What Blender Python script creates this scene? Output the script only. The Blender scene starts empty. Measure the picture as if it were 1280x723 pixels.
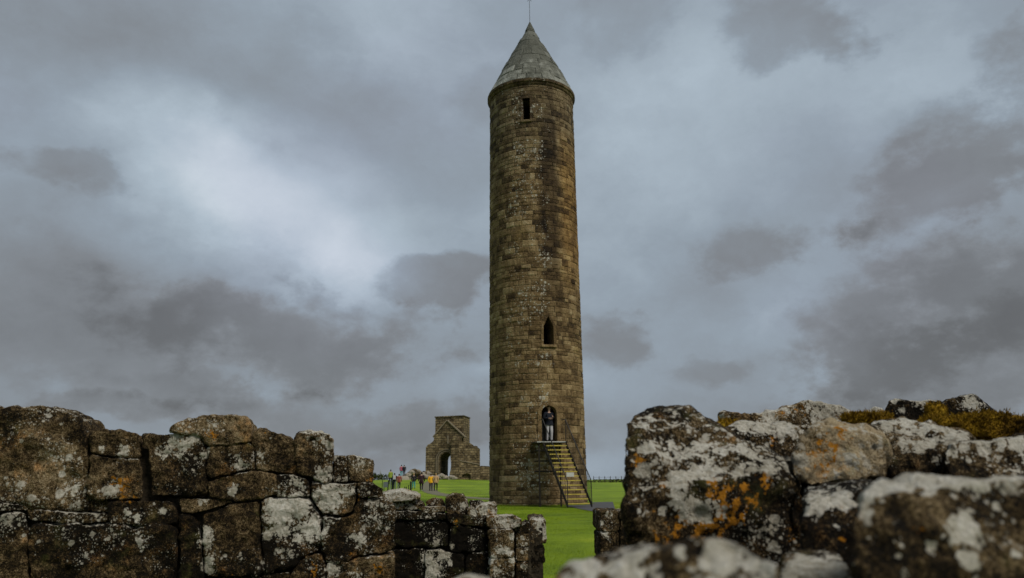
import bpy, bmesh, math, random
import numpy as np
from math import sin, cos, tan, radians, pi, atan2, sqrt
from mathutils import Vector, Matrix

random.seed(7); rng = np.random.default_rng(7)
S = bpy.context.scene
COL = S.collection

# ------------------------------------------------------------------ camera
FPX, PITCH, ROLL, ZC = 950.0, 14.0, -0.6, 1.23
_p, _r = radians(PITCH), radians(ROLL)
FWD = np.array([0, cos(_p), sin(_p)]); _u = np.array([0, -sin(_p), cos(_p)]); _x = np.array([1.0, 0, 0])
RGT = cos(_r)*_x + sin(_r)*_u; UPV = -sin(_r)*_x + cos(_r)*_u
CAM = np.array([0, 0, ZC])
cd = bpy.data.cameras.new('camera'); co = bpy.data.objects.new('camera', cd); COL.objects.link(co)
m = Matrix.Identity(4)
for i in range(3):
    m[i][0], m[i][1], m[i][2], m[i][3] = RGT[i], UPV[i], -FWD[i], CAM[i]
co.matrix_world = m
cd.sensor_fit = 'HORIZONTAL'; cd.sensor_width = 36.0; cd.lens = 36.0*FPX/1280
cd.clip_start = 0.05; cd.clip_end = 12000
cd.dof.use_dof = True; cd.dof.focus_distance = 8.0; cd.dof.aperture_fstop = cd.lens/8.0   # 8 mm aperture
S.camera = co

def ray(px, py):
    return FWD + RGT*((px-640)/FPX) + UPV*((361.5-py)/FPX)
def at(px, py, Y):
    d = ray(px, py); return CAM + d*(Y/d[1])

# ------------------------------------------------------------------ world: overcast sky
SUN_EL, SUN_AZ = 47.0, 136.0            # azimuth from +Y towards +X
W = bpy.data.worlds.new('World'); S.world = W; W.use_nodes = True
class NT:
    def __init__(s, tree): s.t = tree; s.n = tree.nodes; s.l = tree.links
    def node(s, typ, **kw):
        n = s.n.new(typ)
        for k, v in kw.items(): setattr(n, k, v)
        return n
    def put(s, sock, v):
        if isinstance(v, bpy.types.NodeSocket): s.l.new(v, sock)
        elif v is not None:
            if isinstance(v, (tuple, list)) and len(v) == 3 and sock.type == 'RGBA': v = (*v, 1)
            sock.default_value = v
    def math(s, op, a, b=None, c=None, clamp=False):
        n = s.node('ShaderNodeMath', operation=op, use_clamp=clamp)
        s.put(n.inputs[0], a)
        if b is not None: s.put(n.inputs[1], b)
        if c is not None: s.put(n.inputs[2], c)
        return n.outputs[0]
    def vmath(s, op, a, b=None, out=0):
        n = s.node('ShaderNodeVectorMath', operation=op); s.put(n.inputs[0], a)
        if b is not None: s.put(n.inputs['Scale'] if op == 'SCALE' else n.inputs[1], b)
        return n.outputs[1] if op in ('LENGTH', 'DISTANCE', 'DOT_PRODUCT') else n.outputs[0]
    def noise(s, vec, scale, detail=5, rough=0.55, dist=0.0, col=False):
        n = s.node('ShaderNodeTexNoise'); s.put(n.inputs['Vector'], vec)
        n.inputs['Scale'].default_value = scale; n.inputs['Detail'].default_value = detail
        n.inputs['Roughness'].default_value = rough; n.inputs['Distortion'].default_value = dist
        return n.outputs['Color'] if col else n.outputs['Fac']
    def vor(s, vec, scale, feat='F1', rand=1.0):
        n = s.node('ShaderNodeTexVoronoi', feature=feat); s.put(n.inputs['Vector'], vec)
        n.inputs['Scale'].default_value = scale; n.inputs['Randomness'].default_value = rand
        return n.outputs['Distance'], n.outputs.get('Color')
    def sstep(s, v, a, b):
        n = s.node('ShaderNodeMapRange', interpolation_type='SMOOTHSTEP'); s.put(n.inputs[0], v)
        s.put(n.inputs[1], a); s.put(n.inputs[2], b); return n.outputs[0]
    def mix(s, f, a, b, mode='MIX'):
        n = s.node('ShaderNodeMix', data_type='RGBA', blend_type=mode); s.put(n.inputs[0], f)
        s.put(n.inputs[6], a); s.put(n.inputs[7], b); return n.outputs[2]
    def ramp(s, f, stops):
        n = s.node('ShaderNodeValToRGB'); s.put(n.inputs[0], f); e = n.color_ramp.elements
        e[0].position, e[0].color = stops[0][0], (*stops[0][1], 1)
        e[1].position, e[1].color = stops[-1][0], (*stops[-1][1], 1)
        for p, c in stops[1:-1]:
            x = e.new(p); x.color = (*c, 1)
        return n.outputs[0]
    def sep(s, v):
        n = s.node('ShaderNodeSeparateXYZ'); s.put(n.inputs[0], v); return n.outputs
    def attr(s, name):
        n = s.node('ShaderNodeAttribute', attribute_name=name); return n.outputs['Fac']
    def pos(s): return s.node('ShaderNodeNewGeometry').outputs['Position']
    def bump(s, h, strength=0.5, dist=0.01, nrm=None):
        n = s.node('ShaderNodeBump'); s.put(n.inputs['Height'], h)
        n.inputs['Strength'].default_value = strength; n.inputs['Distance'].default_value = dist
        if nrm is not None: s.put(n.inputs['Normal'], nrm)
        return n.outputs[0]

def build_sky():
    t = NT(W.node_tree); t.n.clear()
    out = t.node('ShaderNodeOutputWorld'); bg = t.node('ShaderNodeBackground')
    sky = t.node('ShaderNodeTexSky', sky_type='NISHITA'); sky.sun_disc = False
    sky.sun_elevation = radians(SUN_EL); sky.sun_rotation = radians(SUN_AZ)
    sky.air_density = 1.0; sky.dust_density = 2.0
    d = t.node('ShaderNodeTexCoord').outputs['Generated']
    st = t.vmath('MULTIPLY', d, (1.0, 1.0, 1.45))
    nb = t.math('SUBTRACT', t.noise(st, 9.0, 9, .6), .5)
    nbb = t.math('ADD', t.math('MULTIPLY', nb, 4.4), t.math('MULTIPLY', t.math('SUBTRACT', t.noise(st, 30.0, 6, .6), .5), 1.6))
    w1 = t.vmath('SUBTRACT', t.noise(st, 2.6, 4, .5, col=True), (.5, .5, .5))
    w2 = t.vmath('SUBTRACT', t.noise(st, 9.0, 6, .6, col=True), (.5, .5, .5))
    wd = t.vmath('ADD', d, t.vmath('ADD', t.vmath('SCALE', w1, .20), t.vmath('SCALE', w2, .07)))
    base = t.math('MULTIPLY_ADD', t.noise(st, 3.2, 7, .55, .3), 0.15, 0.282)
    base = t.math('ADD', base, t.math('MULTIPLY', t.math('SUBTRACT', t.noise(st, 9.0, 6, .6), .5), .10))
    base = t.math('ADD', base, t.math('MULTIPLY', t.math('SUBTRACT', t.noise(t.vmath('ADD', st, t.vmath('SCALE', w2, .25)), 17.0, 7, .62), .5), .045))
    val = base
    # cloud lumps: pixel centre, radii, tilt(deg), strength, edge sharpness
    L = [(290,215,120,62,15,.15,0),(440,325,70,42,20,.14,0),(370,265,220,120,25,.075,0),(480,60,170,70,0,.06,0),(820,170,140,90,0,.07,0),
         (870,280,120,80,0,.03,0),(700,480,130,50,0,.04,0),(740,570,70,25,0,.09,0),(1120,265,130,45,-35,.07,0),(1130,60,90,45,-20,.05,0),(1060,470,45,60,60,.05,0),
         (930,110,130,70,0,.05,0),(110,465,70,13,0,.06,0),(600,440,60,20,0,.05,0),(1250,80,70,40,0,.05,0),(200,130,140,60,0,.03,0),
         (540,352,68,27,0,-0.123,1),(70,225,85,22,5,-0.073,1),(60,340,190,75,0,-.085,0),(330,400,200,55,5,-0.089,1),(110,420,220,70,0,-.06,0),(480,500,230,38,0,-0.068,1),
         (120,60,230,70,5,-.075,0),(380,110,150,35,10,-.04,0),(1000,45,75,42,10,-0.099,1),(1200,150,150,62,-38,-0.113,1),(970,300,85,36,-10,-0.083,1),(1190,400,200,85,-22,-0.099,1),
         (1240,480,170,70,0,-0.073,1),(750,420,55,40,0,-0.089,1),(880,455,60,22,0,-0.059,1),(620,530,180,26,0,-.04,0),(170,500,110,24,0,-0.068,1),(1080,560,300,50,0,-.04,0),
         (560,230,120,90,0,-.03,0),(780,40,60,50,0,-0.029,1),
         (640,120,60,30,0,-0.027,1),(1100,130,120,30,-30,.03,0),(230,470,140,26,0,-0.052,1),(430,560,120,20,0,-0.044,1),(900,540,90,22,0,-0.044,1),(30,520,90,22,0,-0.044,1),(360,480,60,12,0,.04,0),(980,390,70,24,-15,.04,0),
         (1200,440,330,170,-15,-.055,0),(220,440,430,110,0,-.055,0),(1180,150,240,120,-30,-.045,0),(160,50,380,100,0,-.03,0),(620,560,700,60,0,-.03,0),(560,400,160,60,0,-.03,0)]
    for (px, py, rx, ry, a, s, sharp) in L:
        c = ray(px, py); c = c/np.linalg.norm(c)
        # local frame of the lump in direction space
        e1 = np.array([c[1], -c[0], 0]); e1 /= np.linalg.norm(e1); e2 = np.cross(e1, c)
        ca, sa = cos(radians(a)), sin(radians(a))
        f1 = ca*e1 - sa*e2; f2 = sa*e1 + ca*e2
        k = FPX*1.08
        u = t.vmath('DOT_PRODUCT', wd, tuple(f1*k/rx)); v = t.vmath('DOT_PRODUCT', wd, tuple(f2*k/ry))
        u = t.math('SUBTRACT', u, float(np.dot(c, f1))*k/rx)
        r2 = t.math('ADD', t.math('MULTIPLY', u, u), t.math('MULTIPLY', v, v))
        front = t.math('GREATER_THAN', t.vmath('DOT_PRODUCT', d, tuple(c)), .3)
        if sharp: g = t.math('MULTIPLY', t.math('SUBTRACT', 1.0, t.sstep(t.math('ADD', r2, nbb), .05, 1.45)), t.math('MULTIPLY_ADD', nb, 1.1, 1.0))
        else: g = t.math('EXPONENT', t.math('MULTIPLY', r2, -.8))
        val = t.math('ADD', val, t.math('MULTIPLY', t.math('MULTIPLY', g, front), s))
    z = t.sep(d)[2]
    cloud = t.ramp(val, [(0.0, (.045,.045,.046)), (.15, (.081,.085,.090)), (.25, (.121,.131,.143)), (.36, (.166,.197,.229)), (.46, (.236,.281,.322)), (.60, (.36,.40,.437))])
    warm = t.noise(st, 2.0, 3)
    cloud = t.mix(t.sstep(warm, .5, .75), cloud, t.mix(1, cloud, (1.015, .99, 1.02), 'MULTIPLY'))
    cl = t.node('ShaderNodeMix', data_type='RGBA'); cl.inputs[0].default_value = .93
    t.l.new(t.mix(1, sky.outputs[0], (.02, .02, .02), 'MULTIPLY'), cl.inputs[6]); t.l.new(cloud, cl.inputs[7])
    t.l.new(cl.outputs[2], bg.inputs[0]); bg.inputs[1].default_value = 1.0
    t.l.new(bg.outputs[0], out.inputs[0])
build_sky()
W.cycles.sampling_method = 'MANUAL'; W.cycles.sample_map_resolution = 256

ld = bpy.data.lights.new('sun', 'SUN'); lo = bpy.data.objects.new('sun', ld); COL.objects.link(lo)
ld.energy = 1.5; ld.angle = radians(22); ld.color = (1.0, .945, .86)
sd = Vector((sin(radians(SUN_AZ))*cos(radians(SUN_EL)), cos(radians(SUN_AZ))*cos(radians(SUN_EL)), sin(radians(SUN_EL))))
lo.rotation_euler = (-sd).to_track_quat('-Z', 'Y').to_euler(); lo.location = (20, -20, 40)
S.cycles.max_bounces = 5; S.cycles.diffuse_bounces = 3
S.view_settings.view_transform = 'Standard'; S.view_settings.look = 'None'
S.view_settings.exposure = 0.9; S.view_settings.gamma = 1.0; S.view_settings.use_curve_mapping = False

# ------------------------------------------------------------------ helpers
def tag(o, label=None, cat=None, group=None, kind=None):
    if label: o['label'] = label
    if cat: o['category'] = cat
    if group: o['group'] = group
    if kind: o['kind'] = kind
    return o
def empty(name, loc=(0, 0, 0)):
    o = bpy.data.objects.new(name, None); COL.objects.link(o); o.location = loc; o.empty_display_size = .2; return o
def link(name, me, mat, parent=None, smooth=False, origin=True):
    """me has world coordinates; the object's origin goes to its middle"""
    n = len(me.vertices); co_ = np.empty(n*3, np.float32); me.vertices.foreach_get('co', co_); v = co_.reshape(-1, 3)
    c = (v.min(0)+v.max(0))/2; c[2] = v[:, 2].min()
    me.vertices.foreach_set('co', (v-c).ravel()); me.update()
    o = bpy.data.objects.new(name, me); COL.objects.link(o)
    if mat is not None: me.materials.append(mat)
    if smooth: me.polygons.foreach_set('use_smooth', np.ones(len(me.polygons), bool))
    if parent is not None:
        o.parent = parent; o.location = Vector(c.tolist())-parent_loc(parent)
    else: o.location = c.tolist()
    return o
def parent_loc(p):
    v = Vector((0, 0, 0))
    while p is not None: v = v+p.location; p = p.parent
    return v
def mesh(verts, faces):
    me = bpy.data.meshes.new('m'); me.from_pydata([tuple(map(float, v)) for v in verts], [], faces); return me
def bm_mesh(bm, recalc=True):
    if recalc: bmesh.ops.recalc_face_normals(bm, faces=bm.faces)
    me = bpy.data.meshes.new('m'); bm.to_mesh(me); bm.free(); return me
def fattr(me, name, arr):
    a = me.attributes.new(name, 'FLOAT', 'POINT')
    n = len(me.vertices); a.data.foreach_set('value', np.broadcast_to(np.asarray(arr, np.float32), (n,)).copy())
def get_co(me):
    a = np.empty(len(me.vertices)*3, np.float32); me.vertices.foreach_get('co', a); return a.reshape(-1, 3).astype(float)

def _h(i, j, k, s):
    n = (i*374761393 + j*668265263 + k*2147483647 + s*1274126177) & 0xffffffff
    n = ((n ^ (n >> 13))*1274126177) & 0xffffffff
    return ((n ^ (n >> 16)) & 0xffff)/32767.5 - 1
def vnoise(P, s=0):
    F = np.floor(P).astype(np.int64); f = P-F; f = f*f*f*(f*(f*6-15)+10)
    r = 0
    for a in (0, 1):
        wa = f[:, 0] if a else 1-f[:, 0]
        for b in (0, 1):
            wb = f[:, 1] if b else 1-f[:, 1]
            for c in (0, 1):
                wc = f[:, 2] if c else 1-f[:, 2]
                r = r + wa*wb*wc*_h(F[:, 0]+a, F[:, 1]+b, F[:, 2]+c, s)
    return r
def fbm(P, oct=4, s=0, gain=.5):
    r = 0; a = 1
    for o in range(oct): r = r+a*vnoise(P*(2**o)+17.3*o, s+o); a *= gain
    return r
def smooth01(a, b, x):
    t = min(1, max(0, (x-a)/(b-a))); return t*t*(3-2*t)

def box_bm(bm, c, s, rz=0, rx=0, bevel=0):
    M = Matrix.Translation(Vector([float(q) for q in c])) @ Matrix.Rotation(rz, 4, 'Z') @ Matrix.Rotation(rx, 4, 'X') @ Matrix.Diagonal((float(s[0]), float(s[1]), float(s[2]), 1))
    r = bmesh.ops.create_cube(bm, size=1, matrix=M); 
    if bevel:
        es = list({e for v in r['verts'] for e in v.link_edges}); bmesh.ops.bevel(bm, geom=es, offset=bevel, segments=1, affect='EDGES')
def bar_bm(bm, a, b, r, seg=6):
    a = Vector([float(q) for q in a]); b = Vector([float(q) for q in b]); d = b-a
    M = Matrix.Translation((a+b)/2) @ d.to_track_quat('Z', 'Y').to_matrix().to_4x4()
    bmesh.ops.create_cone(bm, cap_ends=True, segments=seg, radius1=r, radius2=r, depth=d.length, matrix=M)

# ------------------------------------------------------------------ materials
def newmat(name, rough=.9, spec=.25):
    mt = bpy.data.materials.new(name); mt.use_nodes = True
    t = NT(mt.node_tree); bs = t.n['Principled BSDF']; bs.inputs['Roughness'].default_value = rough
    bs.inputs['Specular IOR Level'].default_value = spec
    return mt, t, bs
def plain(name, c, rough=.85, var=.25, scale=20, metal=0):
    mt, t, bs = newmat(name, rough); p = t.pos()
    n = t.noise(p, scale, 4)
    t.put(bs.inputs['Base Color'], t.mix(n, tuple(q*(1-var) for q in c), tuple(q*(1+var) for q in c)))
    bs.inputs['Metallic'].default_value = metal
    return mt

def mat_wallstone():
    mt, t, bs = newmat('lichened_stone', .92, .12); p = t.pos()
    tone, lw, lo_ = t.attr('tone'), t.attr('lw'), t.attr('lo')
    nl, nm, nf = t.noise(p, 3.5, 4, .6), t.noise(p, 13, 6, .65), t.noise(p, 60, 5, .7)
    nff = t.noise(p, 190, 3, .7)
    k = t.math('ADD', t.math('MULTIPLY', nm, .45), t.math('ADD', t.math('MULTIPLY', nf, .45), t.math('MULTIPLY', t.math('SUBTRACT', nff, .35), .62)))
    k = t.math('ADD', k, t.math('MULTIPLY', t.math('SUBTRACT', tone, .60), .34))
    k = t.math('MULTIPLY_ADD', t.math('SUBTRACT', k, .5), 1.3, t.math('MULTIPLY_ADD', t.math('SUBTRACT', nl, .5), .55, .475))
    c = t.ramp(k, [(.36, (.005, .0035, .0016)), (.45, (.030, .019, .0075)), (.53, (.098, .065, .028)), (.61, (.21, .15, .077)), (.73, (.40, .32, .20))])
    och = t.sstep(t.noise(p, 6.5, 6, .65), .55, .70)
    c = t.mix(t.math('MULTIPLY', och, .55), c, t.mix(1, c, (1.65, 1.0, .38), 'MULTIPLY'))
    grn = t.sstep(t.noise(t.vmath('ADD', p, (5, 9, 2)), 5.0, 5, .6), .58, .72)
    c = t.mix(t.math('MULTIPLY', grn, .5), c, t.mix(nf, (.05, .05, .012), (.15, .14, .04)))
    # orange lichen
    no = t.noise(t.vmath('ADD', p, (3, 1, 7)), 42, 6, .68)
    mo = t.sstep(t.math('ADD', lo_, t.math('MULTIPLY', t.math('SUBTRACT', no, .5), 2.8)), .52, .66)
    c = t.mix(mo, c, t.mix(nf, (.20, .07, .004), (.55, .24, .02)))
    # crusts of white lichen
    nw = t.noise(p, 22, 7, .66, .5); nw2 = t.noise(p, 75, 5, .7)
    cr, _c = t.vor(t.vmath('ADD', p, t.vmath('SCALE', t.noise(p, 60, 3, col=True), .02)), 55)
    nw2 = t.math('SUBTRACT', t.math('ADD', nw2, .25), t.math('MULTIPLY', cr, .55))
    nz = t.sep(t.node('ShaderNodeNewGeometry').outputs['Normal'])[2]
    up = t.math('MULTIPLY', t.sstep(nz, .35, .9), .30)
    mw = t.math('ADD', t.math('ADD', lw, up), t.math('ADD', t.math('MULTIPLY', t.math('SUBTRACT', nw, .5), 1.5), t.math('MULTIPLY', t.math('SUBTRACT', nw2, .5), .95)))
    mw = t.sstep(mw, .48, .62)
    # speckles: small round thalli
    gate = t.sstep(t.math('ADD', t.noise(p, 5.5, 4, .6), t.math('MULTIPLY', lw, .45)), .47, .68)
    def dots(scale, r, off):
        dd, cc = t.vor(t.vmath('ADD', t.vmath('ADD', p, off), t.vmath('SCALE', t.noise(p, 90, 2, col=True), .012)), scale)
        rr = t.math('MULTIPLY', t.math('MULTIPLY', t.sep(cc)[0], gate), r)
        return t.math('SUBTRACT', 1.0, t.sstep(dd, t.math('MULTIPLY', rr, .75), t.math('ADD', rr, .02)))
    ro = t.math('MULTIPLY', dots(8.5, .34, (7, 1, 3)), .8)
    sp = t.math('MAXIMUM', dots(30, .42, (0, 0, 0)), t.math('MAXIMUM', dots(95, .5, (1, 2, 3)), t.math('MULTIPLY', dots(14, .36, (4, 2, 1)), .9)))
    sp = t.math('MULTIPLY', sp, t.sstep(gate, .05, .2))
    ml = t.math('MAXIMUM', mw, t.math('MAXIMUM', t.math('MULTIPLY', sp, .8), ro))
    lc = t.ramp(t.math('ADD', t.math('MULTIPLY', nf, .6), t.math('MULTIPLY', nl, .4)), [(.3, (.17, .148, .10)), (.44, (.37, .335, .26)), (.54, (.54, .505, .42)), (.68, (.70, .68, .62))])
    c = t.mix(ml, c, lc)
    t.put(bs.inputs['Base Color'], c)
    h = t.math('ADD', t.math('MULTIPLY', nm, .8), t.math('ADD', t.math('MULTIPLY', nf, .8), t.math('MULTIPLY', nff, .35)))
    t.put(bs.inputs['Normal'], t.bump(h, 1.0, .03))
    return mt
M_WALL = mat_wallstone()
def mat_core():
    mt, t, bs = newmat('wall_core_mortar', .95, .1); p = t.pos()
    n = t.noise(p, 22, 6, .65)
    t.put(bs.inputs['Base Color'], t.ramp(n, [(.35, (.012, .009, .006)), (.55, (.035, .027, .017)), (.75, (.09, .075, .05))]))
    t.put(bs.inputs['Normal'], t.bump(n, .8, .03)); return mt
M_CORE = mat_core()

TY = 38.0; TX = .0306*TY; R0, R1, ZTOP = 2.36, 2.262, None
def mat_tower(name, mortar=False, roof=False):
    mt, t, bs = newmat(name, .9, .2); p = t.pos(); x, y, z = t.sep(p)
    th = t.math('ARCTAN2', t.math('SUBTRACT', x, TX), t.math('SUBTRACT', TY, y))
    tone = t.attr('tone')
    nl, nm, nf = t.noise(p, .7, 4, .6), t.noise(p, 3.2, 6, .65), t.noise(p, 14, 5, .7)
    k = t.math('ADD', t.math('MULTIPLY', nm, .45), t.math('MULTIPLY', nf, .35))
    k = t.math('ADD', k, t.math('MULTIPLY', tone, .22))
    if mortar:
        c = t.ramp(k, [(.3, (.05, .036, .018)), (.5, (.14, .105, .06)), (.7, (.27, .215, .135))])
    else:
        c = t.ramp(k, [(.33, (.020, .012, .005)), (.43, (.078, .049, .020)), (.51, (.160, .105, .047)), (.61, (.26, .185, .092)), (.75, (.38, .305, .19))])
    # greyer towards the top course band and near the foot, warm in the middle
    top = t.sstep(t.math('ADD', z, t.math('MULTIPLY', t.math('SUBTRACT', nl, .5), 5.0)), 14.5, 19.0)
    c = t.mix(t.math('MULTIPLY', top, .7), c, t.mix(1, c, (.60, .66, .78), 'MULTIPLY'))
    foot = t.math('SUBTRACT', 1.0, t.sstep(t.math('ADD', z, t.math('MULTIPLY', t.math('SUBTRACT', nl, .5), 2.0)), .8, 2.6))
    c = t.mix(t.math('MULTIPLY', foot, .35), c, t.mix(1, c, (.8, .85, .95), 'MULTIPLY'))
    # long run-off stain below the cornice
    tw = t.math('ADD', th, t.math('MULTIPLY', t.math('SUBTRACT', t.noise(p, 1.3, 4), .5), .35))
    st = t.math('SUBTRACT', 1.0, t.sstep(t.math('ABSOLUTE', t.math('SUBTRACT', tw, .34)), .10, .30))
    st = t.math('MULTIPLY', st, t.math('MULTIPLY', t.sstep(z, 7.0, 13.0), t.math('SUBTRACT', 1.0, t.math('MULTIPLY', t.sstep(z, 18.5, 20.5), .7))))
    c = t.mix(t.math('MULTIPLY', st, .9), c, t.mix(1, c, (.24, .21, .18), 'MULTIPLY'))
    wr = t.math('MULTIPLY', t.sstep(tw, .5, .8), t.math('MULTIPLY', t.sstep(z, 9, 13), t.math('SUBTRACT', 1.0, t.sstep(z, 17.5, 19.5))))
    c = t.mix(t.math('MULTIPLY', wr, .6), c, t.mix(1, c, (1.15, .9, .5), 'MULTIPLY'))
    dk = t.sstep(t.noise(p, .55, 6, .65), .48, .66)
    c = t.mix(t.math('MULTIPLY', dk, .65), c, t.mix(1, c, (.5, .46, .4), 'MULTIPLY'))
    gr = t.sstep(t.noise(t.vmath('ADD', p, (9, 4, 1)), .9, 5, .6), .54, .7)
    c = t.mix(t.math('MULTIPLY', gr, .2), c, t.mix(1, c, (1.1, 1.08, .45), 'MULTIPLY'))
    cyl = t.node('ShaderNodeCombineXYZ'); t.put(cyl.inputs[0], t.math('MULTIPLY', th, 7.0)); t.put(cyl.inputs[1], t.math('MULTIPLY', z, .22))
    rs = t.sstep(t.noise(cyl.outputs[0], 1.0, 5, .6), .50, .70)
    c = t.mix(t.math('MULTIPLY', rs, .55), c, t.mix(1, c, (.42, .38, .34), 'MULTIPLY'))
    # lichen specks, thickest on the left of the doorway and above
    zone = t.math('MULTIPLY', t.sstep(th, -1.1, -.3), t.math('SUBTRACT', 1.0, t.sstep(th, .1, .5)))
    zone = t.math('ADD', t.math('MULTIPLY', zone, .16), t.math('MULTIPLY', t.noise(p, .8, 4, .6), .8))
    dd, cc = t.vor(p, 5.5); d2, c2 = t.vor(t.vmath('ADD', p, (3, 3, 3)), 11.0)
    g = t.sstep(zone, .44, .66)
    sp = t.math('MAXIMUM', t.math('LESS_THAN', dd, t.math('MULTIPLY', t.math('MULTIPLY', t.sep(cc)[0], g), .42)), t.math('LESS_THAN', d2, t.math('MULTIPLY', t.math('MULTIPLY', t.sep(c2)[0], g), .42)))
    pat = t.sstep(t.math('ADD', t.noise(p, 4, 7, .65), t.math('MULTIPLY', g, .12)), .68, .75)
    c = t.mix(t.math('MULTIPLY', t.math('MAXIMUM', sp, t.math('MULTIPLY', pat, .6)), .75), c, t.mix(nf, (.28, .26, .2), (.5, .48, .42)))
    t.put(bs.inputs['Base Color'], c)
    t.put(bs.inputs['Normal'], t.bump(t.math('ADD', nm, nf), .9, .05)); return mt
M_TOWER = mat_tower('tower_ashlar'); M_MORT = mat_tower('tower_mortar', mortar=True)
def mat_roof():
    mt, t, bs = newmat('roof_stone', .85, .3); p = t.pos(); tone = t.attr('tone')
    z = t.sep(p)[2]
    nm, nf, nl = t.noise(p, 2.6, 6, .65), t.noise(p, 11, 5, .7), t.noise(p, 1.0, 5, .65)
    k = t.math('ADD', t.math('MULTIPLY', nm, .5), t.math('ADD', t.math('MULTIPLY', nf, .35), t.math('MULTIPLY', t.math('SUBTRACT', tone, .35), .22)))
    c = t.ramp(k, [(.3, (.05, .051, .038)), (.42, (.125, .126, .102)), (.55, (.245, .247, .212)), (.75, (.39, .39, .35))])
    dk = t.math('MAXIMUM', t.sstep(t.math('ADD', nl, t.math('MULTIPLY', t.sstep(z, 21.0, 25.0), .30)), .50, .64), t.sstep(z, 24.4, 25.4))
    c = t.mix(t.math('MULTIPLY', dk, .72), c, t.mix(nf, (.025, .026, .02), (.10, .10, .075)))
    t.put(bs.inputs['Base Color'], c); t.put(bs.inputs['Normal'], t.bump(t.math('ADD', nm, nf), .9, .05)); return mt
M_ROOF = mat_roof()
def mat_ruin():
    mt, t, bs = newmat('priory_rubble', .92, .2); p = t.pos()
    tc = t.node('ShaderNodeTexCoord').outputs['Object']; o = t.sep(tc)
    br = t.node('ShaderNodeTexBrick'); cx = t.node('ShaderNodeCombineXYZ'); t.put(cx.inputs[0], t.math('ADD', o[0], t.math('MULTIPLY', o[1], .9))); t.put(cx.inputs[1], o[2])
    wob = t.vmath('ADD', cx.outputs[0], t.vmath('SCALE', t.noise(p, 1.5, 3, col=True), .25)); t.put(br.inputs['Vector'], wob)
    for nme, v in (('Scale', 1.0), ('Mortar Size', .035), ('Brick Width', .75), ('Row Height', .36), ('Bias', 0.0)): br.inputs[nme].default_value = v
    br.inputs['Color1'].default_value = (.085, .064, .035, 1); br.inputs['Color2'].default_value = (.22, .175, .105, 1); br.inputs['Mortar'].default_value = (.05, .04, .026, 1)
    nm, nf = t.noise(p, 1.4, 6, .65), t.noise(p, 6, 5, .7)
    c = t.mix(1, br.outputs[0], t.ramp(nm, [(.32, (.28, .25, .21)), (.5, (.85, .8, .7)), (.70, (1.5, 1.42, 1.3))]), 'MULTIPLY')
    c = t.mix(t.sstep(nf, .58, .72), c, (.30, .27, .21))
    t.put(bs.inputs['Base Color'], c); t.put(bs.inputs['Normal'], t.bump(t.math('ADD', nf, br.outputs['Fac']), .8, .08)); return mt
M_RUIN = mat_ruin(); M_RUINT = plain('priory_trim', (.17, .14, .095), .9, .45, 5)
M_RUBBLE = plain('rubble_stone', (.24, .21, .165), .9, .6, 4)
def mat_grass(name, blade=False):
    mt, t, bs = newmat(name, .75, .2); p = t.pos()
    a, b, c_ = t.noise(p, .16, 5, .65), t.noise(p, 1.1, 5, .6), t.noise(p, 24, 4, .7)
    k = t.math('ADD', t.math('MULTIPLY', a, .6), t.math('ADD', t.math('MULTIPLY', b, .35), t.math('MULTIPLY', c_, .25)))
    k = t.math('SUBTRACT', k, .1)
    if blade: k = t.math('ADD', t.math('MULTIPLY', k, .7), t.math('MULTIPLY', t.attr('tone'), .3))
    c = t.ramp(k, [(.34, (.055, .088, .003)), (.45, (.115, .178, .003)), (.55, (.175, .255, .004)), (.66, (.26, .315, .010))])
    t.put(bs.inputs['Base Color'], c)
    if not blade: t.put(bs.inputs['Normal'], t.bump(t.math('ADD', c_, b), .9, .06))
    return mt
M_GRASS = mat_grass('grass_ground'); M_BLADE = mat_grass('grass_blades', True)
M_PATH = plain('path_asphalt', (.065, .065, .067), .9, .3, 14)
M_PATH2 = plain('worn_path', (.13, .12, .075), .95, .35, 3)
M_RAIL = plain('rail_iron', (.022, .02, .018), .55, .3, 20)
M_TREAD = plain('tread_timber', (.05, .042, .03), .8, .4, 12)
M_NOSE = plain('yellow_nosing', (.38, .30, .055), .7, .6, 7)
M_PALE = plain('pale_plate', (.42, .42, .38), .6, .1, 9)
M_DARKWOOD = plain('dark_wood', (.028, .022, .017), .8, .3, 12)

# ------------------------------------------------------------------ terrain
def ground(x, y):
    z = -.35*(1-smooth01(8, 24, y))
    left = 1-smooth01(-14, 16, x)
    z += (0.42+0.80*left)*smooth01(52, 118, y)
    z -= 9.0*smooth01(135, 330, y)
    z -= 5*smooth01(60, 200, abs(x))*smooth01(20, 120, y) if abs(x) > 60 else 0
    return z
def gpt(px, py, far=130):
    """where the view ray through a pixel meets the ground"""
    d = ray(px, py); Y = 5.0
    while Y < far:
        q = CAM+d*(Y/d[1])
        if q[2] <= ground(q[0], q[1]): return q
        Y += .1
    return CAM+d*(far/d[1])
def gxy(px, Y):
    q = at(px, 600, Y); return np.array([q[0], Y, ground(q[0], Y)])
def make_ground():
    ys = np.concatenate([np.linspace(-40, 6, 14), np.arange(7, 60, .75), np.arange(60, 150, 2.5), np.geomspace(150, 6000, 32)])
    def xs():
        a = np.concatenate([np.arange(0, 24, .75), np.arange(24, 70, 3), np.geomspace(70, 4500, 26)]); return np.concatenate([-a[:0:-1], a])
    X = xs(); nx = len(X); V = []; F = []
    for y in ys:
        for x in X: V.append((x, y, ground(x, y)))
    for j in range(len(ys)-1):
        for i in range(nx-1): F.append((j*nx+i, j*nx+i+1, (j+1)*nx+i+1, (j+1)*nx+i))
    o = link('ground', mesh(V, F), M_GRASS, smooth=True); tag(o, 'mown green lawn rolling away beyond the walls', None, kind='structure')
make_ground()
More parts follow.
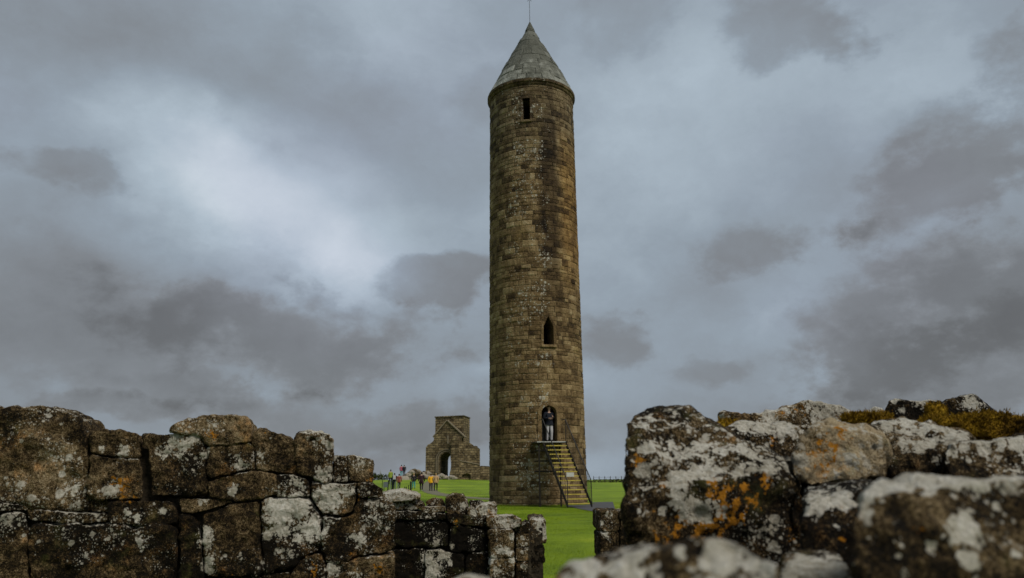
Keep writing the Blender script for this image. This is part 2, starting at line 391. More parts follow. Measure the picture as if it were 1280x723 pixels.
def strip(name, pts, width, mat, label, lift=.02):
    V = []; F = []; P = [Vector((p[0], p[1], 0)) for p in pts]; D = []
    for i in range(len(P)-1):
        n = max(2, int((P[i+1]-P[i]).length/.4))
        for k in range(n): D.append(P[i].lerp(P[i+1], k/n))
    D.append(P[-1]); nc = 7
    for i, q in enumerate(D):
        tn = (D[min(i+1, len(D)-1)]-D[max(i-1, 0)]).normalized(); nn = Vector((-tn.y, tn.x, 0))
        w = width*(1+.08*sin(i*.9))
        for k in range(nc):
            r = q+nn*w*(k/(nc-1)-.5); V.append((r.x, r.y, ground(r.x, r.y)+lift))
    for i in range(len(D)-1):
        for k in range(nc-1): F.append((i*nc+k, i*nc+k+1, (i+1)*nc+k+1, (i+1)*nc+k))
    o = link(name, mesh(V, F), mat, smooth=True); tag(o, label, None, kind='structure')

# ------------------------------------------------------------------ round tower
def z_at(py, px, Y): return at(px, py, Y)[2]
ZB = -.05
ZCOR = z_at(131, 664, TY)           # cornice height, measured on the silhouette
ZTIP = z_at(30, 660.5, TY)
def RT(z): return R0+(R1-R0)*min(1, max(0, z/ZCOR))
def tpos(th, z, r): return (TX+r*sin(th), TY-r*cos(th), z)
def hit_tower(px, py):
    d = ray(px, py); best = None
    for Y in np.arange(TY-3, TY+.1, .004):
        q = CAM+d*(Y/d[1])
        if math.hypot(q[0]-TX, q[1]-TY) <= RT(q[2]): return atan2(q[0]-TX, TY-q[1]), q[2]
    return 0, q[2]
def opening(x0, x1, ytop, ybot, head):
    a = hit_tower(x0, (ytop+ybot)/2); b = hit_tower(x1, (ytop+ybot)/2); xm = (x0+x1)/2
    return dict(th=(a[0]+b[0])/2, hw=(b[0]-a[0])/2, z0=hit_tower(xm, ybot)[1], z1=hit_tower(xm, ytop)[1], head=head)
DOOR = opening(677, 696, 507, 552.5, 'round'); WIN = opening(679, 692, 395, 431, 'point'); TOPW = opening(653, 662.5, 123, 150, 'flat')
def half_w(o, z):
    """half width in metres of the opening at height z"""
    w = o['hw']*RT(z)
    if z < o['z0'] or z > o['z1']: return 0
    if o['head'] == 'flat': return w
    if o['head'] == 'round':
        s = o['z1']-w
        return w if z < s else sqrt(max(0, w*w-(z-s)**2))
    s = o['z1']-1.9*w
    return w*(1-.12*(z-o['z0'])/(o['z1']-o['z0'])) if z < s else max(0, w*.9*(1-((z-s)/(1.9*w))))
def opening_outline(o, grow=0.0):
    zs = np.linspace(o['z0'], o['z1'], 15); w = [half_w(o, z) for z in zs]
    P = [(-w_-grow, z) for w_, z in zip(w, zs)] + [(w_+grow, z) for w_, z in zip(w[::-1], zs[::-1])]
    out = []
    for q in P:
        if not out or math.hypot(q[0]-out[-1][0], q[1]-out[-1][1]) > 1e-3: out.append(q)
    return out
def apply_bool(ob, cutters):
    for c in cutters:
        md = ob.modifiers.new('b', 'BOOLEAN'); md.operation = 'DIFFERENCE'; md.solver = 'EXACT'; md.object = c
    dg = bpy.context.evaluated_depsgraph_get(); dg.update()
    me = bpy.data.meshes.new_from_object(ob.evaluated_get(dg)); ob.modifiers.clear(); old = ob.data; ob.data = me
    for c in cutters: bpy.data.objects.remove(c, do_unlink=True)
    return me
def tower_stone(t0, t1, z0, z1, proud, rfun, jr, nu=5, nv=4, depth=.14, edge_in=.015):
    """curved block: rounded front grid with a skirt that goes back into the core"""
    V = []; F = []; mid = (t0+t1)/2
    gu = [0, .09, .5, .91, 1]; gv = [0, .14, .86, 1]
    nu, nv = len(gu), len(gv); o = rng.uniform(0, 50, 3)
    jit = rng.normal(0, 1, (nv, nu))*jr
    for j in range(nv):
        for i in range(nu):
            th = t0+(t1-t0)*gu[i]; z = z0+(z1-z0)*gv[j]
            edge = i in (0, nu-1) or j in (0, nv-1)
            r = rfun(z)+(proud-edge_in if edge else proud)+jit[j, i]*(.4 if edge else 1)
            V.append(tpos(th+rng.normal(0, .0025), z+rng.normal(0, .006), r))
    for j in range(nv-1):
        for i in range(nu-1): F.append((j*nu+i, j*nu+i+1, (j+1)*nu+i+1, (j+1)*nu+i))
    loop = [i for i in range(nu)]+[j*nu+nu-1 for j in range(1, nv)]+[(nv-1)*nu+i for i in range(nu-2, -1, -1)]+[j*nu for j in range(nv-2, 0, -1)]
    n0 = len(V)
    for l in loop:
        th = t0+(t1-t0)*gu[l % nu]; z = z0+(z1-z0)*gv[l//nu]; V.append(tpos(th, z, rfun(z)-depth))
    n = len(loop)
    for k in range(n): F.append((loop[(k+1) % n], loop[k], n0+k, n0+(k+1) % n))
    return V, F
def make_tower():
    root = empty('round_tower', (TX, TY, 0)); tag(root, 'tall round stone tower with grey conical cap', 'tower')
    # hollow masonry core
    N = 72; zs = [ZB-.3]+list(np.linspace(ZB, ZCOR, 24)); V = []; F = []
    for z in zs:
        for k in range(N): V.append(tpos(2*pi*k/N, z, RT(z)-.022))
    for z in (ZB-.3, ZCOR):
        for k in range(N): V.append(tpos(2*pi*k/N, z, RT(z)-1.05))
    nz = len(zs)
    for j in range(nz-1):
        for k in range(N): F.append((j*N+k, j*N+(k+1) % N, (j+1)*N+(k+1) % N, (j+1)*N+k))
    b0, b1 = nz*N, (nz+1)*N
    for k in range(N):
        k2 = (k+1) % N
        F.append((b0+k2, b0+k, b1+k, b1+k2)); F.append((k2, k, b0+k, b0+k2)); F.append(((nz-1)*N+k, (nz-1)*N+k2, b1+k2, b1+k))
    core = bpy.data.objects.new('tmp', mesh(V, F)); COL.objects.link(core)
    cut = []
    for o in (DOOR, WIN, TOPW):
        P = opening_outline(o); bm = bmesh.new(); ring = []
        for rr in (.9, 3.2):
            vs = []
            for (u, z) in P:
                c = cos(o['th']); s = sin(o['th']); vs.append(bm.verts.new((TX+rr*s+u*c, TY-rr*c+u*s, z)))
            ring.append(vs)
        bm.faces.new(ring[0]); bm.faces.new(ring[1][::-1])
        for k in range(len(P)): bm.faces.new((ring[0][k], ring[0][(k+1) % len(P)], ring[1][(k+1) % len(P)], ring[1][k]))
        c = bpy.data.objects.new('cut', bm_mesh(bm)); COL.objects.link(c); cut.append(c)
    me = apply_bool(core, cut).copy(); bpy.data.objects.remove(core, do_unlink=True)
    fattr(me, 'tone', .5); link('masonry_core', me, M_MORT, root)
    # stones, course by course
    stones = []; z = ZB-.1
    while z < ZCOR-.12:
        big = .74+.36*(vnoise(np.array([[0.3, 0.7, z*.55]]), 4)[0]*.5+.5); h = big*float(rng.choice([.17, .22, .26, .30, .35, .40], p=[.12, .22, .26, .22, .12, .06]))
        if z+h > ZCOR-.1: h = ZCOR-.05-z
        z1 = z+h; blocks = []
        for o in (DOOR, WIN, TOPW):
            lo_, hi_ = max(z+.04, o['z0']), min(z1-.02, o['z1'])
            if hi_ > lo_:
                w = max(half_w(o, q) for q in np.linspace(lo_, hi_, 6))
                if w > 0: blocks.append((o['th']-w/RT(z)-.004, o['th']+w/RT(z)+.004))
        t = -pi+rng.uniform(0, .3); tend = t+2*pi
        while t < tend-1e-6:
            w = float(rng.choice([rng.uniform(.2, .45), rng.uniform(.4, .75), rng.uniform(.7, 1.05)], p=[.4, .42, .18]))*big*(1.0 if h > .25 else .85)/RT(z); t1 = t+w
            if tend-t1 < .16: t1 = tend
            segs = [(t, t1)]
            for (b0, b1) in blocks:
                ns = []
                for (a, b) in segs:
                    if b <= b0 or a >= b1: ns.append((a, b))
                    else:
                        if b0-a > .03: ns.append((a, b0))
                        if b-b1 > .03: ns.append((b1, b))
                segs = ns
            for (a, b) in segs: stones.append((a, b, z, z1))
            t = t1
        z = z1
    g = .006
    def vis(s):
        m_ = (s[0]+s[1])/2; m_ = (m_+pi) % (2*pi)-pi
        zz = (s[2]+s[3])/2; d = math.hypot(TY-2, zz-ZC)
        return (s[1]-s[0])*(s[3]-s[2])*max(0, cos(m_)-.06)/d**2
    stones.sort(key=vis, reverse=True)
    JV, JF, JT = [], [], []
    for i, s in enumerate(stones):
        pr = float(np.clip(rng.normal(.006, .007), -.008, .028)); tn = float(np.clip(rng.normal(.5, .26), 0, 1.1))
        V, F = tower_stone(s[0]+g/2.3, s[1]-g/2.3, s[2]+g, s[3]-g, pr, RT, .004)
        if i < 300:
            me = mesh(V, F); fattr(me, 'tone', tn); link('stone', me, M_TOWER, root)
        else:
            n0 = len(JV); JV += V; JF += [tuple(q+n0 for q in f) for f in F]; JT += [tn]*len(V)
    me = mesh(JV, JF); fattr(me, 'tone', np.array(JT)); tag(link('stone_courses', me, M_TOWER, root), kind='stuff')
    # frames round the openings
    for o, nm, gw in ((DOOR, 'door_frame', .17), (WIN, 'window_frame', .12), (TOPW, 'window_frame', .09)):
        zs_ = np.linspace(o['z0'], o['z1']-.001, 26); pts = [(-half_w(o, q), q) for q in zs_]+[(half_w(o, q), q) for q in zs_[::-1]]
        if o['head'] == 'flat':
            w = half_w(o, o['z0']+.01); pts = [(-w, o['z0']), (-w, o['z1']), (w, o['z1']), (w, o['z0'])]
        cz = (o['z0']+o['z1'])/2
        bm = bmesh.new(); rows = []
        for (u, q) in pts:
            if o['head'] == 'flat': du, dz = (gw if u > 0 else -gw), (gw if q > cz else 0)
            else:
                w0 = o['hw']*RT(q); s_ = o['z1']-(w0 if o['head'] == 'round' else 1.9*w0)
                if q < s_: du, dz = (gw if u > 0 else -gw), 0
                else:
                    L = math.hypot(u, q-s_+ .001); du, dz = gw*u/L, gw*(q-s_)/L
                    if abs(du) < 1e-5: du = 0
            row = []
            for (uu, zz, rr) in ((u, q, -.25), (u, q, .035), (u+du, q+dz, .035), (u+du, q+dz, -.25)):
                r = RT(zz)+rr; row.append(bm.verts.new(tpos(o['th']+uu/RT(zz), zz, r)))
            rows.append(row)
        for a, b in zip(rows[:-1], rows[1:]):
            for k in range(3): bm.faces.new((a[k], a[k+1], b[k+1], b[k]))
        me = bm_mesh(bm); fattr(me, 'tone', .5 if nm == 'door_frame' else .3); link(nm, me, M_TOWER, root)
        bm = bmesh.new(); w = half_w(o, o['z0']+.01)+gw
        c, s = cos(o['th']), sin(o['th']); r = RT(o['z0'])-.12
        box_bm(bm, (TX+r*s, TY-r*c, o['z0']-.07), (2*w, .4, .125), rz=o['th'], bevel=.012)
        me = bm_mesh(bm); fattr(me, 'tone', .6); link('door_sill' if nm == 'door_frame' else 'window_sill', me, M_TOWER, root)
    # cornice blocks
    nb = 26
    for k in range(nb):
        a0 = 2*pi*k/nb+.3; a1 = a0+2*pi/nb-.006; prof = [(-.35, 0), (.02, 0), (.055, .05), (.075, .13), (.13, .17), (.135, .31), (-.35, .31)]
        bm = bmesh.new(); rows = []
        jz = float(rng.normal(0, .008)); jr_ = float(rng.normal(0, .006))
        for i in range(4):
            th = a0+(a1-a0)*i/3; rows.append([bm.verts.new(tpos(th, ZCOR-.02+dz+jz, R1+dr+jr_)) for dr, dz in prof])
        for a, b in zip(rows[:-1], rows[1:]):
            for q in range(len(prof)): bm.faces.new((a[q], a[(q+1) % len(prof)], b[(q+1) % len(prof)], b[q]))
        bm.faces.new(rows[0]); bm.faces.new(rows[-1][::-1])
        me = bm_mesh(bm); fattr(me, 'tone', float(rng.uniform(.05, .5))); link('cornice_stone', me, M_TOWER, root)
    # conical stone cap
    zr = ZCOR+.29; RB = R1+.10; HC = ZTIP-zr
    def RC(z): return max(.02, RB*(1-(z-zr)/HC)*(1+.035*sin(pi*(z-zr)/HC)))
    bm = bmesh.new(); bmesh.ops.create_cone(bm, cap_ends=True, segments=48, radius1=RB-.06, radius2=.03, depth=HC-.1, matrix=Matrix.Translation((TX, TY, zr+(HC-.1)/2)))
    me = bm_mesh(bm); fattr(me, 'tone', .3); roof = link('roof', me, M_ROOF, root)
    z = zr
    while z < ZTIP-.55:
        h = float(rng.uniform(.30, .48)); n = max(4, int(2*pi*RC(z)/rng.uniform(.75, 1.0))); t0 = rng.uniform(0, 6)
        ws = rng.uniform(.6, 1.4, n); ws = np.cumsum(ws)/ws.sum()*2*pi; ws = np.concatenate([[0], ws])
        for k in range(n):
            V, F = tower_stone(t0+ws[k]+.006, t0+ws[k+1]-.006, z+.004, min(z+h-.006, ZTIP-.4), float(rng.normal(.012, .012)), RC, .006, depth=.10)
            me = mesh(V, F); fattr(me, 'tone', float(np.clip(rng.normal(.45, .4), 0, 1.2))); link('roof_slab', me, M_ROOF, roof)
        z += h
    bm = bmesh.new(); bmesh.ops.create_cone(bm, cap_ends=True, segments=10, radius1=RC(ZTIP-.5)+.03, radius2=.03, depth=.6, matrix=Matrix.Translation((TX, TY, ZTIP-.2)))
    me = bm_mesh(bm); fattr(me, 'tone', .0); link('cap_stone', me, M_ROOF, roof)
    bm = bmesh.new(); bar_bm(bm, (TX, TY, ZTIP), (TX, TY, ZTIP+1.75), .014)
    bar_bm(bm, (TX-.12, TY, ZTIP+1.45), (TX+.02, TY, ZTIP+1.6), .012); bar_bm(bm, (TX+.12, TY, ZTIP+1.45), (TX-.02, TY, ZTIP+1.6), .012)
    link('lightning_rod', bm_mesh(bm), M_RAIL, root)
    return root
make_tower()

# ------------------------------------------------------------------ stair to the doorway
def make_stair():
    thd = DOOR['th']; nrm = np.array([sin(thd), -cos(thd), 0]); zl = DOOR['z0']-.005
    d0 = np.array(tpos(thd, zl, R0))
    root = empty('entrance_stair', tuple(d0*np.array([1, 1, 0]))); tag(root, 'open timber stair with yellow nosings and iron railings up to tower doorway', 'stair')
    az = radians(33); dr = np.array([sin(az), -cos(az), 0]); sd_ = np.array([cos(az*.35), sin(az*.35), 0])   # going direction, tread direction
    top = at(693, 552.5, d0[1]-.75); top[2] = zl
    n = 15; bot = gxy(724, 33.5); rise = (zl-bot[2])/n; run = .165
    W2 = .53; UZ = np.array([0, 0, 1.])
    # landing
    bm = bmesh.new(); c = (d0+top)/2+np.array([.0, .06, 0]); box_bm(bm, (c[0]-.12, c[1]-.05, zl-.04), (1.5, .95, .06), rz=thd*.6, bevel=.008); link('landing', bm_mesh(bm), M_TREAD, root)
    bm = bmesh.new(); box_bm(bm, (c[0]-.12+.47*sin(thd*.6), c[1]-.05-.49*cos(thd*.6), zl-.035), (1.3, .025, .04), rz=thd*.6); link('nosing', bm_mesh(bm), M_PALE, root)
    pts = []
    vec = (bot-top)/n
    for i in range(1, n+1):
        p = top+vec*i; p[2] = zl-rise*i
        if i == n: break
        pts.append(p)
        bm = bmesh.new(); box_bm(bm, p+UZ*-.02, (2*W2-.09, .2, .035), rz=az*.35, bevel=.004)
        tr = link('tread', bm_mesh(bm), M_TREAD, root)
        bm = bmesh.new(); f = p+np.array([sin(az*.35), -cos(az*.35), 0])*.112; box_bm(bm, f+UZ*-.022, (2*W2-.10, .022, .046), rz=az*.35); link('nosing', bm_mesh(bm), M_NOSE, tr)
    a, b = top, top+vec*n
    b = np.array([b[0], b[1], bot[2]+.02])
    for s in (-1, 1):
        off = sd_*W2*s
        bm = bmesh.new()
        A, B = a+off, b+off
        pr = [A-UZ*.02, A-UZ*.20, B-UZ*.02, B+UZ*.13]; tn = sd_*.022
        v0 = [bm.verts.new(tuple(q-tn)) for q in pr]; v1 = [bm.verts.new(tuple(q+tn)) for q in pr]
        bm.faces.new(v0); bm.faces.new(v1[::-1])
        for k in range(4): bm.faces.new((v0[k], v0[(k+1) % 4], v1[(k+1) % 4], v1[k]))
        link('stringer', bm_mesh(bm), M_DARKWOOD, root)
        bm = bmesh.new(); HR = .98
        bar_bm(bm, A+UZ*HR, B+UZ*(HR+.12), .021, 8); lp = A+np.array([-nrm[0]*.55, -nrm[1]*.55, 0]); bar_bm(bm, A+UZ*HR, lp+UZ*HR, .021, 8)
        link('handrail', bm_mesh(bm), M_RAIL, root)
        nb = 22 if s > 0 else 11
        for i in range(nb+1):
            q = A+(B-A)*i/nb; big = i in (0, nb)
            bm = bmesh.new(); bar_bm(bm, q+UZ*(.0 if not big else -.1 if i == 0 else 0), q+UZ*(HR+.12*i/nb), .02 if big else .009, 6); link('baluster' if not big else 'newel_post', bm_mesh(bm), M_RAIL, root)
    # posts below the landing and dark bars added to stand in for the shade there
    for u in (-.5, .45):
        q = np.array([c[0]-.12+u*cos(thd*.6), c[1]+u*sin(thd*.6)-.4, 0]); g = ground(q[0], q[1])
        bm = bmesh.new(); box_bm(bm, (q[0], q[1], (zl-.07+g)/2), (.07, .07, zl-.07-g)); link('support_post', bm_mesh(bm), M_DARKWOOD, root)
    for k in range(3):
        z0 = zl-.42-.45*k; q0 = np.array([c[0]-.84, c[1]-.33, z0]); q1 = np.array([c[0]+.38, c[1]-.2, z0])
        bm = bmesh.new(); bar_bm(bm, q0, q1, .035, 4); link('shade_bar', bm_mesh(bm), M_DARKWOOD, root)
    p = pts[7]; bm = bmesh.new(); box_bm(bm, p+np.array([.1, -.15, .04]), (.34, .02, .18), rz=az*.35); link('notice_plate', bm_mesh(bm), M_PALE, root)
    return c, zl
LAND, ZL = make_stair()

# ------------------------------------------------------------------ paths
b0 = gxy(722, 33.5)
PATH = [gxy(706, 33.4), gxy(730, 32.6), gxy(760, 31.6), gxy(800, 30.5), gxy(900, 29), gxy(1100, 27)]
PPX = [(700,631.5),(735,628.6),(766,628),(769,637),(800,641.5),(835,645),(835,650),(800,650),(750,642),(725,637)]
_p3 = [gpt(*q) for q in PPX]
tag(link('path', mesh([(q[0], q[1], .02) for q in _p3], [tuple(range(len(_p3)))]), M_PATH), 'dark asphalt apron and path at the foot of the tower stair', None, kind='structure')
strip('path', [gxy(640, 45), gxy(590, 52), gxy(556, 60), gxy(540, 67), gxy(533, 80), gxy(540, 100)], 1.3, M_PATH2, 'worn path across the lawn towards the priory')

# ------------------------------------------------------------------ priory ruin
def make_ruin():
    D = 120.0; g0 = gxy(555, D); a = radians(-8.5)
    root = empty('priory_ruin', tuple(g0)); tag(root, 'roofless priory ruin with square tower, steep gable scar and round archway', 'ruin')
    pm = D/FPX*.965                                  # metres for a pixel there
    base = at(560, 601, D)
    ex = np.array([cos(a), sin(a), 0]); ey = np.array([-sin(a), cos(a), 0]); ez = np.array([0, 0, 1.])
    def L(px, py): return ((px-560)*pm/cos(a), (601-py)*pm)           # face coordinates in metres
    def slab(name, P, y0, y1, mat, par=root, rough=0, cut=None, rot=0.0, org=None):
        X, Yv = ex, ey
        if rot: X = np.array([cos(a+rot), sin(a+rot), 0]); Yv = np.array([-sin(a+rot), cos(a+rot), 0])
        B = base if org is None else org
        bm = bmesh.new(); v0 = []; v1 = []
        for (u, w) in P:
            v0.append(bm.verts.new(tuple(B+X*u+Yv*y0+ez*w))); v1.append(bm.verts.new(tuple(B+X*u+Yv*y1+ez*w)))
        bm.faces.new(v0[::-1]); bm.faces.new(v1)
        for k in range(len(P)): bm.faces.new((v0[k], v0[(k+1) % len(P)], v1[(k+1) % len(P)], v1[k]))
        me = bm_mesh(bm)
        if cut:
            ob = bpy.data.objects.new('t', me); COL.objects.link(ob); cs = []
            for (cp, c0, c1) in cut:
                bm = bmesh.new(); w0 = [bm.verts.new(tuple(B+X*u+Yv*c0+ez*w)) for u, w in cp]; w1 = [bm.verts.new(tuple(B+X*u+Yv*c1+ez*w)) for u, w in cp]
                bm.faces.new(w0[::-1]); bm.faces.new(w1)
                for k in range(len(cp)): bm.faces.new((w0[k], w0[(k+1) % len(cp)], w1[(k+1) % len(cp)], w1[k]))
                c = bpy.data.objects.new('c', bm_mesh(bm)); COL.objects.link(c); cs.append(c)
            me = apply_bool(ob, cs).copy(); bpy.data.objects.remove(ob, do_unlink=True)
        return link(name, me, mat, par)
    def ragged(P0, P1, n, amp):
        return [(P0[0]+(P1[0]-P0[0])*k/n+float(rng.normal(0, amp)), P0[1]+(P1[1]-P0[1])*k/n+float(rng.normal(0, amp))) for k in range(n+1)]
    def arch(x0, x1, ytop, ybot, n=12):
        (u0, _), (u1, w1) = L(x0, 0), L(x1, ytop); r = (u1-u0)/2; c = (u0+u1)/2; wb = L(0, ybot)[1]; sp = w1-r
        return [(u0, wb)]+[(c-r*cos(pi*k/n), sp+r*sin(pi*k/n)) for k in range(n+1)]+[(u1, wb)]
    hole = arch(550.5, 567.5, 567, 603)
    dep = 4.9
    # square tower
    slab('tower_block', [L(542.8, 603), L(542.8, 522), L(548, 521.2), L(560, 521), L(572, 520.3), L(579, 521), L(579, 603)], .02, dep, M_RUIN, cut=[(hole, -1, dep+1)])
    P = [L(541.8, 522.2), L(580, 521.2), L(580, 520.2), L(541.8, 521.0)]
    slab('parapet', P, -.12, dep+.15, M_RUIN)
    # gabled wall with the archway
    G = [L(532.6, 604), L(532.6, 560)]+ragged(L(533.5, 559), L(542.5, 551), 4, .06)+[L(543, 546.5), L(559.7, 527.6), L(581, 547.5), L(577, 551)]+ragged(L(577, 553), L(576, 604), 9, .14)
    slab('gable_wall', G, -.75, .0, M_RUIN, cut=[(hole, -2, 1)])
    # moulded hood of the gable and arch rings
    for (p, q) in (((542.2, 547.6), (559.7, 527.2)), ((559.7, 527.2), (583, 548.8))):
        (u0, w0), (u1, w1) = L(*p), L(*q)
        l = math.hypot(u1-u0, w1-w0); nx_, nz_ = -(w1-w0)/l*.15, (u1-u0)/l*.15
        slab('gable_coping', [(u0, w0), (u1, w1), (u1+nx_, w1+nz_), (u0+nx_, w0+nz_)], -.98, -.1, M_RUINT)
    for (gx, wd, y0) in ((1.4, .9, -.85), (3.6, .8, -.92)):
        outer = arch(550.5-gx-wd*1.2, 567.5+gx*.7+wd, 567-gx-wd, 592); inner = arch(550.5-gx, 567.5+gx*.7, 567-gx, 592)
        slab('arch_ring', outer[:11]+inner[:11][::-1], y0, -.70, M_RUINT)
    slab('lancet', [L(559.9, 556), L(559.9, 546), L(560.9, 545), L(561.8, 546), L(561.8, 556)], -.8, -.70, M_RUINT)
    # broken return of the side wall (pale rubble) standing proud of the gable
    Bq = ragged(L(566.5, 604), L(567.2, 566), 7, .10)+ragged(L(567.0, 560), L(571, 546), 4, .12)+ragged(L(573, 547), L(577.5, 560), 3, .1)+ragged(L(577, 565), L(577.5, 604), 6, .06)
    slab('broken_pier', Bq, -1.9, -.72, M_RUIN)
    o = base+ex*L(577, 0)[0]-ey*1.6
    # side wall running back to the right
    def Lr(px, py): return ((px-577)*pm*1.10, (601-py)*pm)
    Wl = [Lr(576.4, 605), Lr(576.4, 551)]+ragged(Lr(579, 552), Lr(601, 562.5), 10, .10)+[Lr(601.4, 605)]
    slab('side_wall', Wl, 0, .9, M_RUIN, rot=radians(26), org=o, cut=[([Lr(580.5, 601), Lr(580.5, 594), Lr(586, 592), Lr(590.5, 594), Lr(590.5, 601)], -1, .5)])
    slab('string_course', [Lr(577, 577.3), Lr(601, 582.3), Lr(601, 581.3), Lr(577, 576.3)], -.10, .02, M_RUINT, rot=radians(26), org=o)
    # blocks along the ragged tops and the foot
    def rock(p, s, mat=M_RUBBLE, par=root, name='fallen_stone'):
        bm = bmesh.new(); bmesh.ops.create_icosphere(bm, subdivisions=1, radius=.5)
        for v in bm.verts: v.co = Vector((v.co.x*s*rng.uniform(.8, 1.4), v.co.y*s*rng.uniform(.8, 1.3), v.co.z*s*rng.uniform(.6, 1.0)))+Vector(p)
        return link(name, bm_mesh(bm), mat, par)
    for k in range(34):
        px = rng.uniform(532, 572); q = gxy(px, D-3-rng.uniform(0, 4)); rock((q[0], q[1], q[2]+.15+max(0, rng.normal(.35, .35))*.4), rng.uniform(.4, 1.0))
    for k in range(14):
        u = Lr(rng.uniform(578, 600), 0)[0]; X = np.array([cos(a+.454), sin(a+.454), 0]); w = (601-552)*pm-(u/(25*pm))*(10.5*pm)
        rock(o+X*u+ez*(w+.03)+np.array([0, .4, 0]), rng.uniform(.3, .6), M_RUIN)
    # low curtain wall carrying on behind the round tower
    r2 = empty('ruined_wall', tuple(gxy(606, D+2))); tag(r2, 'low dark stub of wall between priory ruin and round tower', 'wall')
    bb = at(600, 601, D+2)
    P = [(0, -1.0), (0, 18*pm)]+ragged((.3, 18.5*pm), (6, 17*pm), 6, .12)+[(6.2, -1.0)]
    bm = bmesh.new(); v0 = [bm.verts.new(tuple(bb+np.array([u, 0, w]))) for u, w in P]; v1 = [bm.verts.new(tuple(bb+np.array([u, .9, w]))) for u, w in P]
    bm.faces.new(v0[::-1]); bm.faces.new(v1)
    for k in range(len(P)): bm.faces.new((v0[k], v0[(k+1) % len(P)], v1[(k+1) % len(P)], v1[k]))
    link('wall_body', bm_mesh(bm), M_RUIN, r2)
    # tumbled mound of stones left of the arch
    r3 = empty('rubble_mound', tuple(gxy(519, D+1))); tag(r3, 'low tumbled heap of pale stones left of the priory archway', 'rubble')
    top = {505: 595, 509: 591, 513: 587.5, 517: 585.5, 522: 586, 526: 589, 532: 590}
    kx = sorted(top)
    for k in range(150):
        px = rng.uniform(503, 536); yt = np.interp(px, kx, [top[q] for q in kx]); py = rng.uniform(yt, 600)
        q = at(px, py, D+rng.uniform(-1.5, 1.5)); rock((q[0], q[1], q[2]-.25), rng.uniform(.45, 1.1), M_RUBBLE if rng.random() < .6 else M_RUIN, r3, 'stone')
make_ruin()

# ------------------------------------------------------------------ foreground walls: stones shaped one by one
BLOBS = []        # (px, py, radius px, amount, kind)
def chaikin(P, it=1, q=.13):
    for _ in range(it):
        R = []
        for i in range(len(P)):
            a, b = P[i], P[(i+1) % len(P)]; R += [a*(1-q)+b*q, a*q+b*(1-q)]
        P = R
    return P
def remesh(verts, faces, vox):
    me = mesh(verts, faces); bm = bmesh.new(); bm.from_mesh(me); bmesh.ops.triangulate(bm, faces=bm.faces, ngon_method='EAR_CLIP'); bmesh.ops.recalc_face_normals(bm, faces=bm.faces)
    bm.to_mesh(me); bm.free()
    ob = bpy.data.objects.new('t', me); COL.objects.link(ob)
    md = ob.modifiers.new('r', 'REMESH'); md.mode = 'VOXEL'; md.voxel_size = vox; md.adaptivity = 0
    dg = bpy.context.evaluated_depsgraph_get(); r = bpy.data.meshes.new_from_object(ob.evaluated_get(dg))
    bpy.data.objects.remove(ob, do_unlink=True); bpy.data.meshes.remove(me); return r
def rockify(me, size, rough, nsm, seed, facet=.42):
    n = len(me.vertices); co_ = get_co(me); e = np.empty(len(me.edges)*2, np.int32); me.edges.foreach_get('vertices', e); e = e.reshape(-1, 2)
    deg = np.bincount(e.ravel(), minlength=n).astype(float)[:, None]
    for _ in range(nsm):
        acc = np.zeros_like(co_)
        for ax in range(3): acc[:, ax] = np.bincount(e[:, 0], co_[e[:, 1], ax], n)+np.bincount(e[:, 1], co_[e[:, 0], ax], n)
        co_ = .4*co_+.6*acc/deg
    rg = np.random.default_rng(seed); cc = (co_.max(0)+co_.min(0))/2
    for k in range(16):
        nv = rg.normal(0, 1, 3); nv[1] = -abs(nv[1])*.9; nv /= np.linalg.norm(nv); pr = (co_-cc) @ nv; hm = np.quantile(pr, .985) if False else pr.max()
        cut = hm-rg.uniform(.01, .09)*size*facet; ex_ = np.maximum(0, pr-cut); co_ = co_-np.outer(ex_*.9, nv)
    me.vertices.foreach_set('co', co_.astype(np.float32).ravel()); me.update()
    nr = np.empty(n*3, np.float32); me.vertex_normals.foreach_get('vector', nr); nr = nr.reshape(-1, 3)
    s = size
    d = rough*s*(  .034*fbm(co_/(s*.55), 3, seed)+.026*fbm(co_/(s*.16), 3, seed+9)-.045*np.maximum(0, fbm(co_/(s*.11), 2, seed+20)-.35))
    d += .0055*fbm(co_/.035, 3, seed+31)*min(1, s/.3)
    # ledges: fracture steps across the bed of the stone
    fl = co_[:, 2]/s*5+.6*fbm(co_/(s*.5), 2, seed+40); d += rough*s*.012*(np.abs((fl % 1)-.5)*2-.5)
    co_ = co_+nr*d[:, None]
    me.vertices.foreach_set('co', co_.astype(np.float32).ravel()); me.update(); return co_
SEED = [100]
